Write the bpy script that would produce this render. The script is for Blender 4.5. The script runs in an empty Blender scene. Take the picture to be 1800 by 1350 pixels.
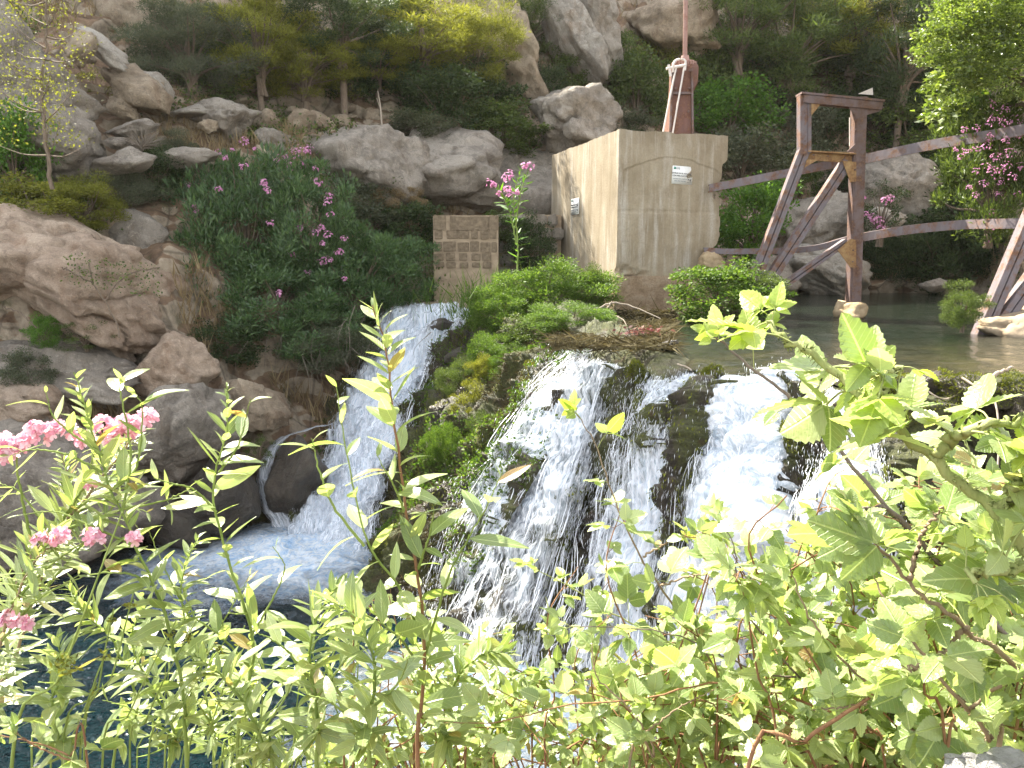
import bpy, bmesh, math, random
import numpy as np
from mathutils import Vector, Matrix
R = math.radians
random.seed(7); rng = np.random.default_rng(7)
sc = bpy.context.scene
col = sc.collection

# ---------------------------------------------------------------- camera, light, exposure
FPX = 1400.0; PITCH = math.atan(220 / FPX); CAMZ = 1.2
cam = bpy.data.cameras.new('camera'); camo = bpy.data.objects.new('camera', cam); col.objects.link(camo)
cam.sensor_width = 36; cam.lens = 36 * FPX / 1800; cam.clip_start = 0.05; cam.clip_end = 400
camo.location = (0, 0, CAMZ); camo.rotation_euler = (math.pi / 2 - PITCH, 0, 0)
sc.camera = camo
SUN_AZ, SUN_EL = -43.0, 50.0      # azimuth from the view axis (+Y), negative = left
w = bpy.data.worlds.new('World'); sc.world = w; w.use_nodes = True
wn = w.node_tree; bg = wn.nodes['Background']
sky = wn.nodes.new('ShaderNodeTexSky'); sky.sky_type = 'NISHITA'; sky.sun_disc = False
sky.sun_elevation = R(SUN_EL); sky.sun_rotation = R(SUN_AZ)
hs = wn.nodes.new('ShaderNodeHueSaturation'); hs.inputs['Saturation'].default_value = .28
wn.links.new(sky.outputs[0], hs.inputs['Color']); wn.links.new(hs.outputs[0], bg.inputs[0]); bg.inputs[1].default_value = 0.15
sl = bpy.data.lights.new('sun', 'SUN'); sl.energy = 5.0; sl.angle = R(0.5); sl.color = (1, .94, .82)
so = bpy.data.objects.new('sun', sl); col.objects.link(so)
sd = Vector((math.sin(R(SUN_AZ)) * math.cos(R(SUN_EL)), math.cos(R(SUN_AZ)) * math.cos(R(SUN_EL)), math.sin(R(SUN_EL))))
so.rotation_euler = sd.to_track_quat('Z', 'Y').to_euler(); so.location = (0, 0, 60)
sc.view_settings.view_transform = 'Standard'; sc.view_settings.look = 'None'
sc.view_settings.exposure = 2.25; sc.view_settings.gamma = 1
sc.cycles.max_bounces = 6; sc.cycles.diffuse_bounces = 3; sc.cycles.glossy_bounces = 2
sc.cycles.transmission_bounces = 4; sc.cycles.transparent_max_bounces = 10
sc.cycles.sample_clamp_indirect = 4; sc.cycles.caustics_reflective = False; sc.cycles.caustics_refractive = False
sc.cycles.use_denoising = True

# ---------------------------------------------------------------- projection and noise helpers
cp, sp = math.cos(PITCH), math.sin(PITCH)
def P(px, py, d):
    """world point at depth d (metres along +Y) that the pixel px, py of the 1800x1350 photograph sees"""
    px = np.asarray(px, float); py = np.asarray(py, float); d = np.asarray(d, float)
    a = (px - 900) / FPX; b = (675 - py) / FPX
    dy = cp + sp * b; dz = -sp + cp * b
    k = d / dy
    return np.stack(np.broadcast_arrays(a * k, d, CAMZ + dz * k), -1)
def PV(px, py, d): return Vector(P(px, py, d).tolist())
def _h(ix, iy, iz, s):
    n = (ix.astype(np.int64) * 374761393 + iy.astype(np.int64) * 668265263 + iz.astype(np.int64) * 2147483647 + s * 974634777) & 0xffffffff
    n = ((n ^ (n >> 13)) * 1274126177) & 0xffffffff
    n = ((n ^ (n >> 16)) * 2246822519) & 0xffffffff
    return ((n ^ (n >> 15)) & 0xffff) / 65535.0 * 2 - 1
def vn(p, s=0):
    i = np.floor(p); f = p - i; i = i.astype(np.int64); f = f * f * (3 - 2 * f)
    out = 0
    for a in (0, 1):
        for b in (0, 1):
            for c in (0, 1):
                wt = (f[..., 0] if a else 1 - f[..., 0]) * (f[..., 1] if b else 1 - f[..., 1]) * (f[..., 2] if c else 1 - f[..., 2])
                out = out + wt * _h(i[..., 0] + a, i[..., 1] + b, i[..., 2] + c, s)
    return out
def fbm(p, sc_=1, o=4, s=0, g=.5):
    r = 0; a = 1
    for k in range(o):
        r = r + a * vn(p * sc_ * 2.03 ** k + k * 17.3, s + k); a *= g
    return r
def ridge(p, sc_=1, o=4, s=0):
    r = 0; a = 1
    for k in range(o):
        r = r + a * (1 - 2 * np.abs(vn(p * sc_ * 2.1 ** k + k * 9.1, s + k))); a *= .5
    return r
def nrmz(v): return v / np.maximum(np.linalg.norm(v, axis=-1, keepdims=True), 1e-9)

# ---------------------------------------------------------------- mesh helpers
class MB:
    def __init__(s): s.V = []; s.F = []; s.UV = []; s.M = []; s.n = 0
    def add(s, V, F, uv=None, mi=0):
        V = np.asarray(V, float).reshape(-1, 3); F = np.asarray(F, int)
        s.V.append(V); s.F.append(F + s.n); s.n += len(V)
        s.UV.append(np.zeros((len(V), 2)) if uv is None else np.asarray(uv, float)); s.M.append(mi)
    def data(s, name, mats, smooth=True):
        V = np.concatenate(s.V); UV = np.concatenate(s.UV)
        me = bpy.data.meshes.new(name); me.vertices.add(len(V)); me.vertices.foreach_set('co', V.astype(np.float32).ravel())
        loops = np.concatenate([f.ravel() for f in s.F]); tot = np.concatenate([np.full(len(f), f.shape[1]) for f in s.F])
        mi = np.concatenate([np.full(len(f), m) for f, m in zip(s.F, s.M)])
        st = np.concatenate([[0], np.cumsum(tot)[:-1]])
        me.loops.add(len(loops)); me.loops.foreach_set('vertex_index', loops.astype(np.int32))
        me.polygons.add(len(tot)); me.polygons.foreach_set('loop_start', st.astype(np.int32))
        me.polygons.foreach_set('material_index', mi.astype(np.int32))
        me.polygons.foreach_set('use_smooth', np.full(len(tot), smooth))
        ul = me.uv_layers.new(name='UVMap'); ul.data.foreach_set('uv', UV[loops].astype(np.float32).ravel())
        for m in (mats if isinstance(mats, (list, tuple)) else [mats]): me.materials.append(m)
        me.update(calc_edges=True); me.validate()
        return me
    def build(s, name, mats, parent=None, smooth=True):
        o = bpy.data.objects.new(name, s.data(name, mats, smooth)); col.objects.link(o)
        if parent: o.parent = parent; o.matrix_parent_inverse = Matrix.Translation(parent.location).inverted()
        return o
def tag(o, label=None, cat=None, group=None, kind=None):
    for k, v in (('label', label), ('category', cat), ('group', group), ('kind', kind)):
        if v: o[k] = v
    return o
def empty(name, loc, label, cat, group=None):
    o = bpy.data.objects.new(name, None); col.objects.link(o); o.location = Vector(loc); o.empty_display_size = .2
    return tag(o, label, cat, group)
def grid_faces(nu, nv):
    i = np.arange(nu - 1)[:, None] * nv + np.arange(nv - 1)[None]
    return np.stack([i, i + nv, i + nv + 1, i + 1], -1).reshape(-1, 4)
def grid(mb, S, uv=None, mi=0, flip=False):
    nu, nv = S.shape[:2]; F = grid_faces(nu, nv)
    if flip: F = F[:, ::-1]
    mb.add(S.reshape(-1, 3), F, None if uv is None else uv.reshape(-1, 2), mi)
def tube(mb, pts, rad, n=6, mi=0, cap=True):
    pts = np.asarray([list(p) for p in pts], float); m = len(pts)
    rad = np.broadcast_to(np.asarray(rad, float), (m,)) if np.ndim(rad) else np.full(m, rad)
    t = nrmz(np.gradient(pts, axis=0)); a = np.array([0, 0, 1.]) if abs(t[0][2]) < .9 else np.array([1., 0, 0])
    x = np.cross(t, a); x = nrmz(x); y = np.cross(t, x)
    th = np.arange(n) / n * 2 * np.pi
    V = pts[:, None] + rad[:, None, None] * (np.cos(th)[None, :, None] * x[:, None] + np.sin(th)[None, :, None] * y[:, None])
    i = np.arange(m - 1)[:, None] * n; j = np.arange(n)[None]; k = (j + 1) % n
    F = np.stack([i + j, i + k, i + n + k, i + n + j], -1).reshape(-1, 4)
    L = np.concatenate([[0], np.cumsum(np.linalg.norm(np.diff(pts, axis=0), axis=1))])
    uv = np.stack(np.broadcast_arrays(th[None] / 6.28, L[:, None]), -1).reshape(-1, 2)
    mb.add(V.reshape(-1, 3), F, uv, mi)
    if cap and n > 3:
        mb.add(V[0], [list(range(n))[::-1]], None, mi); mb.add(V[-1], [list(range(n))], None, mi)
def smooth_path(pts, n=24):
    pts = np.asarray([list(p) for p in pts], float); m = len(pts)
    if m < 3:
        t = np.linspace(0, 1, n)[:, None]; return pts[0] * (1 - t) + pts[-1] * t
    ext = np.vstack([2 * pts[0] - pts[1], pts, 2 * pts[-1] - pts[-2]])
    out = []
    for u in np.linspace(0, m - 1 - 1e-6, n):
        i = int(u); f = u - i; a, b, c, d = ext[i:i + 4]
        out.append(.5 * ((2 * b) + (c - a) * f + (2 * a - 5 * b + 4 * c - d) * f * f + (3 * b - a - 3 * c + d) * f ** 3))
    return np.array(out)
def box(mb, c, s, rot=None, mi=0, bev=0.0):
    bm = bmesh.new(); bmesh.ops.create_cube(bm, size=1)
    for v in bm.verts: v.co = Vector((v.co.x * s[0], v.co.y * s[1], v.co.z * s[2]))
    if bev: bmesh.ops.bevel(bm, geom=bm.edges[:], offset=bev, segments=2, affect='EDGES')
    M = Matrix.Translation(Vector(c)) @ (rot.to_4x4() if rot is not None else Matrix.Identity(4))
    bm.transform(M); bm.verts.ensure_lookup_table()
    V = [v.co[:] for v in bm.verts]
    by = {}
    for f in bm.faces: by.setdefault(len(f.verts), []).append([v.index for v in f.verts])
    base = s0 = mb.n; mb.add(V, np.zeros((0, 3), int), None, mi)
    for k, F in by.items():
        mb.V.append(np.zeros((0, 3))); mb.UV.append(np.zeros((0, 2))); mb.F.append(np.array(F) + base); mb.M.append(mi)
    bm.free()
def beam(mb, a, b, wd, dp, up=(0, 0, 1), mi=0, bev=.004):
    """rectangular bar from a to b, wd across, dp deep (along up x axis)"""
    a, b = Vector(a), Vector(b); x = (b - a).normalized(); u = Vector(up); y = u.cross(x).normalized(); z = x.cross(y)
    M = Matrix((x, y, z)).transposed()
    box(mb, (a + b) / 2, ((b - a).length, dp, wd), M, mi, bev)

# ---------------------------------------------------------------- material helpers
class NT:
    def __init__(s, name):
        s.m = bpy.data.materials.new(name); s.m.use_nodes = True; s.t = s.m.node_tree; s.t.nodes.clear()
        s.out = s.n('ShaderNodeOutputMaterial')
    def n(s, ty, **k):
        nd = s.t.nodes.new(ty)
        for a, b in k.items(): setattr(nd, a, b)
        return nd
    def l(s, a, b): s.t.links.new(a, b)
    def si(s, sock, v):
        if isinstance(v, bpy.types.NodeSocket): s.l(v, sock)
        elif isinstance(v, tuple) and len(v) == 3 and sock.type == 'RGBA': sock.default_value = (*v, 1)
        else: sock.default_value = v
    def coord(s, kind='Object', scale=None, rot=None, loc=None):
        c = s.n('ShaderNodeTexCoord').outputs[kind]
        if scale is None and rot is None: return c
        mp = s.n('ShaderNodeMapping'); s.l(c, mp.inputs[0])
        if scale: mp.inputs['Scale'].default_value = scale
        if rot: mp.inputs['Rotation'].default_value = rot
        return mp.outputs[0]
    def wpos(s): return s.n('ShaderNodeNewGeometry').outputs['Position']
    def noise(s, vec, scale, detail=6, rough=.55, dist=0.0):
        nd = s.n('ShaderNodeTexNoise'); s.l(vec, nd.inputs['Vector'])
        nd.inputs['Scale'].default_value = scale; nd.inputs['Detail'].default_value = detail
        nd.inputs['Roughness'].default_value = rough; nd.inputs['Distortion'].default_value = dist
        return nd.outputs['Fac']
    def vor(s, vec, scale, feature='F1', out='Distance'):
        nd = s.n('ShaderNodeTexVoronoi', feature=feature); s.l(vec, nd.inputs['Vector']); nd.inputs['Scale'].default_value = scale
        return nd.outputs[out]
    def ramp(s, f, stops, interp='LINEAR'):
        nd = s.n('ShaderNodeValToRGB'); s.l(f, nd.inputs[0]); e = nd.color_ramp.elements; nd.color_ramp.interpolation = interp
        while len(e) < len(stops): e.new(.5)
        for k, (p, c) in enumerate(stops):
            e[k].position = p; e[k].color = (*c, 1) if isinstance(c, tuple) else (c, c, c, 1)
        return nd.outputs[0]
    def mix(s, f, a, b, mode='MIX'):
        nd = s.n('ShaderNodeMix', data_type='RGBA', blend_type=mode)
        s.si(nd.inputs[0], f); s.si(nd.inputs[6], a); s.si(nd.inputs[7], b); return nd.outputs[2]
    def math(s, op, a, b=0.0, clamp=False):
        nd = s.n('ShaderNodeMath', operation=op, use_clamp=clamp); s.si(nd.inputs[0], a); s.si(nd.inputs[1], b); return nd.outputs[0]
    def bump(s, h, st=.5, dist=.05, nrm=None):
        nd = s.n('ShaderNodeBump'); s.l(h, nd.inputs['Height']); nd.inputs['Strength'].default_value = st; nd.inputs['Distance'].default_value = dist
        if nrm: s.l(nrm, nd.inputs['Normal'])
        return nd.outputs[0]
    def pbr(s, color, rough=.8, nrm=None, spec=.3, metal=0.0, alpha=None, coat=0.0):
        b = s.n('ShaderNodeBsdfPrincipled'); s.si(b.inputs['Base Color'], color); s.si(b.inputs['Roughness'], rough)
        s.si(b.inputs['Metallic'], metal); s.si(b.inputs['Specular IOR Level'], spec)
        if coat: b.inputs['Coat Weight'].default_value = coat
        if nrm: s.l(nrm, b.inputs['Normal'])
        if alpha is not None: s.si(b.inputs['Alpha'], alpha)
        return b.outputs[0]
    def done(s, sh): s.l(sh, s.out.inputs[0]); return s.m
    def sep(s, vec, ch):
        nd = s.n('ShaderNodeSeparateXYZ'); s.l(vec, nd.inputs[0]); return nd.outputs[ch]

def rock_mat(name, dark, mid, light, stain=(.12, .08, .05), sc_=1.0, moss=None, wet=None):
    t = NT(name); p = t.wpos()
    a = t.noise(p, .55 * sc_, 8, .6, .4); b = t.noise(p, 5 * sc_, 8, .7); f = t.noise(p, 45, 5, .7)
    c = t.ramp(a, [(.3, dark), (.5, mid), (.68, light)])
    c = t.mix(t.ramp(b, [(.35, .0), (.65, .75)]), c, t.mix(.5, c, light))
    sv = t.n('ShaderNodeMapping'); t.l(p, sv.inputs[0]); sv.inputs['Scale'].default_value = (1, 1, .22)
    st = t.ramp(t.noise(sv.outputs[0], 2.4, 6, .65), [(.52, 0.0), (.7, .8)])
    c = t.mix(st, c, stain)
    dist = t.n('ShaderNodeVectorMath', operation='ADD'); t.l(p, dist.inputs[0])
    nz = t.n('ShaderNodeTexNoise'); nz.inputs['Scale'].default_value = 2.2; nz.inputs['Detail'].default_value = 4; t.l(p, nz.inputs['Vector'])
    scn = t.n('ShaderNodeVectorMath', operation='SCALE'); scn.inputs['Scale'].default_value = 1.8; t.l(nz.outputs['Color'], scn.inputs[0]); t.l(scn.outputs[0], dist.inputs[1])
    cr = t.vor(dist.outputs[0], .8 * sc_, 'DISTANCE_TO_EDGE'); crm = t.ramp(cr, [(0.0, 1.0), (.012, 0.0)])
    crm = t.math('MULTIPLY', crm, t.ramp(t.noise(p, .9, 3), [(.52, 0.0), (.66, .6)]))
    c = t.mix(crm, c, (.08, .062, .05))
    lich = t.ramp(t.noise(p, 3.1, 9, .75, .6), [(.5, 0.0), (.58, .55)]); c = t.mix(lich, c, tuple(x * .55 for x in mid))
    l2 = t.ramp(t.noise(p, 9, 9, .8, .3), [(.55, 0.0), (.63, .5)]); c = t.mix(l2, c, tuple(min(1, x * 1.3) for x in light))
    c = t.mix(t.ramp(f, [(.3, .45), (.7, 0.0)]), c, (.09, .075, .06))
    if moss:
        c = t.mix(t.ramp(t.noise(p, 1.7, 8, .7), [(.52, 0.0), (.6, .85)]), c, moss)
    h = t.math('ADD', t.math('ADD', t.math('MULTIPLY', b, .9), t.math('MULTIPLY', f, .3)), t.math('MULTIPLY', t.noise(p, 2.0, 8, .7, .8), 1.3))
    h = t.math('SUBTRACT', h, t.math('MULTIPLY', crm, .3))
    r = .9
    if wet: r = wet
    return t.done(t.pbr(c, r, t.bump(h, 1.0, .13), .25 if not wet else .6))

def leaf_mat(name, ca, cb, cc, trans=.45, rough=.42, spec=.45, veins=True, tr_col=None, side_veins=34):
    t = NT(name); g = t.n('ShaderNodeNewGeometry'); ri = g.outputs['Random Per Island']
    oi = t.n('ShaderNodeObjectInfo').outputs['Random']
    c = t.ramp(ri, [(0.0, ca), (.5, cb), (.955, cc), (.97, (.38, .30, .12)), (1.0, (.30, .17, .07))]) if veins else t.ramp(ri, [(0.0, ca), (.5, cb), (1.0, cc)])
    c = t.mix(t.math('MULTIPLY', oi, .35), c, ca)
    nrm = None
    if veins:
        uv = t.n('ShaderNodeUVMap').outputs[0]; u = t.sep(uv, 0); v = t.sep(uv, 1)
        au = t.math('ABSOLUTE', t.math('SUBTRACT', u, .5))
        mid = t.ramp(au, [(0.0, 1.0), (.035, 0.0)])
        ph = t.math('ADD', t.math('MULTIPLY', v, float(side_veins)), t.math('MULTIPLY', au, -16.0))
        sv = t.ramp(t.math('ABSOLUTE', t.math('SINE', ph)), [(0.0, 1.0), (.22, 0.0)])
        ve = t.math('ADD', mid, t.math('MULTIPLY', sv, .35), True)
        c = t.mix(t.math('MULTIPLY', ve, .5), c, tuple(min(1, x * 1.9 + .04) for x in cc))
        nrm = t.bump(t.math('ADD', ve, t.math('MULTIPLY', t.noise(t.wpos(), 220, 3), .6)), .6, .003)
        c = t.mix(t.ramp(t.noise(t.wpos(), 60, 3), [(.55, 0.0), (.8, .35)]), c, (.25, .2, .06))
    pb = t.pbr(c, rough, nrm, spec)
    tr = t.n('ShaderNodeBsdfTranslucent')
    tc = t.mix(1.0, c, tr_col or (1.45, 1.5, .75), 'MULTIPLY'); t.l(tc, tr.inputs[0])
    mx = t.n('ShaderNodeMixShader'); mx.inputs[0].default_value = trans; t.l(pb, mx.inputs[1]); t.l(tr.outputs[0], mx.inputs[2])
    return t.done(mx.outputs[0])

M = {}
M['rock_tan'] = rock_mat('rock_tan', (.22, .16, .105), (.40, .31, .21), (.56, .46, .33), (.19, .105, .055))
M['rock_grey'] = rock_mat('rock_grey', (.18, .15, .12), (.34, .295, .24), (.50, .44, .36), (.16, .115, .075))
M['rock_pink'] = rock_mat('rock_pink', (.30, .205, .14), (.47, .345, .245), (.60, .475, .355), (.27, .155, .085))
M['rock_pale'] = rock_mat('rock_pale', (.30, .26, .21), (.44, .39, .32), (.56, .51, .43), (.24, .165, .10))
M['rock_wet'] = rock_mat('rock_wet', (.02, .017, .013), (.06, .048, .033), (.12, .095, .065), (.025, .03, .02), 1.6, None, .38)
M['rock_white'] = rock_mat('rock_white', (.5, .48, .45), (.68, .66, .62), (.8, .78, .75), (.35, .3, .26), 8)

def hill_mat():
    t = NT('hill_ground'); p = t.wpos(); g = t.n('ShaderNodeNewGeometry')
    a = t.noise(p, .35, 8, .65, .6); b = t.noise(p, 3.5, 8, .7); f = t.noise(p, 30, 5, .7)
    soil = t.ramp(b, [(.3, (.11, .07, .045)), (.55, (.22, .145, .09)), (.75, (.33, .24, .15))])
    rock = t.ramp(b, [(.3, (.17, .135, .10)), (.5, (.33, .265, .19)), (.7, (.47, .39, .29))])
    nz = t.sep(g.outputs['Normal'], 2)
    steep = t.math('SUBTRACT', t.math('ADD', a, .50), t.math('ABSOLUTE', nz))
    c = t.mix(t.ramp(steep, [(.42, 0.0), (.52, 1.0)]), soil, rock)
    c = t.mix(t.ramp(t.noise(p, 1.4, 7, .7), [(.56, 0.0), (.66, .7)]), c, (.07, .075, .03))
    cr = t.vor(p, .7, 'DISTANCE_TO_EDGE'); crm = t.math('MULTIPLY', t.ramp(cr, [(0.0, 1.0), (.03, 0.0)]), .6)
    c = t.mix(crm, c, (.05, .04, .03))
    h = t.math('ADD', t.math('MULTIPLY', b, 1.0), t.math('MULTIPLY', f, .35))
    return t.done(t.pbr(c, .95, t.bump(h, 1.0, .12), .15))
M['hill'] = hill_mat()

def dam_mat():
    t = NT('tufa_wet_rock'); p = t.wpos()
    mp = t.n('ShaderNodeMapping'); t.l(p, mp.inputs[0]); mp.inputs['Scale'].default_value = (1, 1, .35)
    a = t.noise(mp.outputs[0], 1.6, 8, .65, .5); b = t.noise(mp.outputs[0], 7, 8, .75); f = t.noise(p, 40, 5, .7)
    c = t.ramp(b, [(.3, (.014, .011, .008)), (.5, (.045, .035, .023)), (.64, (.10, .078, .048)), (.8, (.18, .14, .085))])
    mo = t.ramp(a, [(.41, 0.0), (.52, .95)])
    c = t.mix(mo, c, t.ramp(f, [(.35, (.03, .034, .008)), (.6, (.085, .092, .018)), (.8, (.17, .17, .035))]))
    c = t.mix(t.ramp(t.noise(p, 2.7, 4), [(.6, 0.0), (.68, .6)]), c, (.075, .04, .018))
    h = t.math('ADD', b, t.math('MULTIPLY', f, .4))
    return t.done(t.pbr(c, t.ramp(a, [(.4, .3), (.6, .85)]), t.bump(h, 1.0, .1), .45))
M['dam'] = dam_mat()

def water_upper():
    t = NT('river_water'); p = t.wpos()
    mp = t.n('ShaderNodeMapping'); t.l(p, mp.inputs[0]); mp.inputs['Scale'].default_value = (.55, 1.6, 1)
    a = t.noise(mp.outputs[0], 2.2, 5, .6, .6); b = t.noise(mp.outputs[0], 9, 5, .65, .8)
    y = t.sep(p, 1)
    near = t.n('ShaderNodeMapRange'); t.l(y, near.inputs[0]); near.inputs[1].default_value = 12; near.inputs[2].default_value = 6.5
    bed = t.ramp(t.noise(p, 1.8, 6, .65), [(.35, (.03, .027, .014)), (.55, (.07, .058, .028)), (.7, (.13, .105, .05))])
    c = t.mix(near.outputs[0], (.010, .015, .009), bed)
    h = t.math('ADD', t.math('MULTIPLY', a, 1.0), t.math('MULTIPLY', b, .35))
    return t.done(t.pbr(c, .06, t.bump(h, .8, .06), .6))
M['river'] = water_upper()
def water_pool():
    t = NT('pool_water'); p = t.wpos()
    mp = t.n('ShaderNodeMapping'); t.l(p, mp.inputs[0]); mp.inputs['Scale'].default_value = (.8, 1.4, 1); mp.inputs['Rotation'].default_value = (0, 0, .4)
    a = t.noise(mp.outputs[0], 3.2, 4, .6, .7); b = t.noise(mp.outputs[0], 20, 3, .6, .6)
    c = t.ramp(t.noise(p, .35, 3), [(.35, (.0008, .008, .012)), (.65, (.002, .022, .027))])
    h = t.math('ADD', t.math('MULTIPLY', a, .8), t.math('MULTIPLY', b, .75))
    return t.done(t.pbr(c, .07, t.bump(h, 1.0, .34), .8))
M['pool'] = water_pool()

def fall_mat(name, lo, hi, cu=17.0, cv=1.7, col_=(.93, .95, .98)):
    t = NT(name); uv = t.n('ShaderNodeUVMap').outputs[0]
    mp = t.n('ShaderNodeMapping'); t.l(uv, mp.inputs[0]); mp.inputs['Scale'].default_value = (cu, cv, 1)
    m2 = t.n('ShaderNodeMapping'); t.l(uv, m2.inputs[0]); m2.inputs['Scale'].default_value = (cu * 2.6, cv * 3.2, 1)
    a = t.noise(mp.outputs[0], 1.0, 5, .6, .5); b = t.noise(m2.outputs[0], 1.0, 6, .75, .8)
    big = t.noise(uv, 1.5, 3, .5)
    # u stored 0..1 in a second map would be nicer; edges fray through the vertex colour 'edge'
    ed = t.n('ShaderNodeAttribute', attribute_name='edge').outputs['Fac']
    h = t.math('ADD', t.math('MULTIPLY', a, .36), t.math('ADD', t.math('MULTIPLY', b, .52), t.math('MULTIPLY', big, .28)))
    h = t.math('ADD', h, t.math('MULTIPLY', ed, .22))
    al = t.ramp(h, [(lo, 0.0), (lo + .04, .3), (hi, 1.0)])
    c = t.mix(t.ramp(b, [(.36, 0.0), (.56, 1.0)]), (col_[0] * .55, col_[1] * .66, col_[2] * .74), col_)
    pb = t.pbr(c, .4, t.bump(b, .7, .025), .4)
    tr = t.n('ShaderNodeBsdfTranslucent'); t.l(c, tr.inputs[0])
    mx = t.n('ShaderNodeMixShader'); mx.inputs[0].default_value = .35; t.l(pb, mx.inputs[1]); t.l(tr.outputs[0], mx.inputs[2])
    tp = t.n('ShaderNodeBsdfTransparent'); m3 = t.n('ShaderNodeMixShader'); t.l(al, m3.inputs[0]); t.l(tp.outputs[0], m3.inputs[1]); t.l(mx.outputs[0], m3.inputs[2])
    return t.done(m3.outputs[0])
M['fall'] = fall_mat('falling_water', .585, .74)
M['fall_thin'] = fall_mat('falling_water_thin', .585, .76, 20)
M['fall_dense'] = fall_mat('falling_water_dense', .40, .56)
t = NT('spray_drops'); t1 = t.pbr((.93, .95, .98), .2, None, .6); tr = t.n('ShaderNodeBsdfTranslucent'); tr.inputs[0].default_value = (.9, .93, .97, 1)
mx = t.n('ShaderNodeMixShader'); mx.inputs[0].default_value = .4; t.l(t1, mx.inputs[1]); t.l(tr.outputs[0], mx.inputs[2]); M['drops'] = t.done(mx.outputs[0])
def foam_mat():
    t = NT('foam'); p = t.wpos(); ed = t.n('ShaderNodeAttribute', attribute_name='edge').outputs['Fac']
    a = t.noise(p, 2.2, 8, .7, 1.0); b = t.noise(p, 14, 6, .7)
    h = t.math('ADD', t.math('ADD', t.math('MULTIPLY', a, .6), t.math('MULTIPLY', b, .25)), t.math('MULTIPLY', ed, .55))
    al = t.ramp(h, [(.50, 0.0), (.70, .4), (.92, 1.0)])
    f2 = t.noise(p, 5.5, 8, .75, 1.6); cc = t.mix(t.ramp(f2, [(.34, 0.0), (.56, 1.0)]), (.28, .52, .80), (.90, .96, 1.0)); pb = t.pbr(cc, .5, t.bump(t.math('ADD', b, f2), 1.0, .10), .4)
    tp = t.n('ShaderNodeBsdfTransparent'); m3 = t.n('ShaderNodeMixShader'); t.l(al, m3.inputs[0]); t.l(tp.outputs[0], m3.inputs[1]); t.l(pb, m3.inputs[2])
    return t.done(m3.outputs[0])
M['foam'] = foam_mat()

def concrete():
    t = NT('weathered_concrete'); p = t.wpos()
    mp = t.n('ShaderNodeMapping'); t.l(p, mp.inputs[0]); mp.inputs['Scale'].default_value = (1, 1, .10)
    s1 = t.noise(mp.outputs[0], 5.5, 6, .65, .3); s2 = t.noise(p, 1.2, 7, .6); f = t.noise(p, 30, 6, .7)
    c = t.ramp(s2, [(.3, (.22, .175, .115)), (.55, (.31, .255, .175)), (.75, (.39, .335, .245))])
    c = t.mix(t.ramp(s1, [(.5, 0.0), (.66, .65)]), c, (.49, .45, .385))
    c = t.mix(t.ramp(s1, [(.3, .55), (.44, 0.0)]), c, (.20, .15, .09))
    c = t.mix(t.ramp(t.noise(p, 2.6, 9, .7, .5), [(.5, 0.0), (.66, .35)]), c, (.26, .20, .13))
    z = t.sep(p, 2)
    lo = t.n('ShaderNodeMapRange'); t.l(z, lo.inputs[0]); lo.inputs[1].default_value = 1.3; lo.inputs[2].default_value = .1
    c = t.mix(t.math('MULTIPLY', lo.outputs[0], t.ramp(s2, [(.35, .2), (.6, .8)])), c, (.36, .255, .16))
    mu = t.n('ShaderNodeMapRange'); t.l(z, mu.inputs[0]); mu.inputs[1].default_value = 1.1; mu.inputs[2].default_value = .6
    c = t.mix(t.math('MULTIPLY', mu.outputs[0], t.ramp(s1, [(.5, 0.0), (.62, .55)])), c, (.17, .17, .06))
    cr = t.vor(p, 1.1, 'DISTANCE_TO_EDGE')
    nz = t.noise(p, 4, 5, .7); crk = t.math('MULTIPLY', t.ramp(t.math('ADD', cr, t.math('MULTIPLY', nz, .05)), [(.018, 1.0), (.026, 0.0)]), .22)
    c = t.mix(crk, c, (.13, .10, .07))
    c = t.mix(t.ramp(f, [(.3, .4), (.6, 0.0)]), c, (.17, .14, .095))
    h = t.math('ADD', t.math('MULTIPLY', f, .5), t.math('MULTIPLY', s1, .5))
    return t.done(t.pbr(c, .9, t.bump(h, .5, .03), .2))
M['concrete'] = concrete()
def _plinth():
    t = NT('stained_plinth_concrete'); p = t.wpos(); a = t.noise(p, 3.5, 8, .7, .4); b = t.noise(p, 24, 6, .7)
    c = t.ramp(a, [(.3, (.20, .135, .08)), (.5, (.33, .235, .15)), (.7, (.42, .33, .23))]); c = t.mix(t.ramp(b, [(.3, .5), (.55, 0.0)]), c, (.13, .09, .055)); return t.done(t.pbr(c, .95, t.bump(t.math('ADD', a, t.math('MULTIPLY', b, .6)), .9, .05), .2))
M['plinth'] = _plinth()
def flat_rough(name, c1, c2, sc_=12, rough=.9, bs=.6, spec=.2, metal=0.0):
    t = NT(name); p = t.wpos(); a = t.noise(p, sc_, 7, .65)
    return t.done(t.pbr(t.ramp(a, [(.3, c1), (.7, c2)]), rough, t.bump(a, bs, .03), spec, metal))
M['cblock'] = flat_rough('concrete_masonry', (.10, .075, .05), (.25, .19, .125), 14)
M['mortar'] = flat_rough('mortar_render', (.22, .165, .11), (.38, .295, .20), 5)
M['broken'] = flat_rough('broken_concrete', (.25, .18, .10), (.42, .32, .2), 9, .95, 1.0)
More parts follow.
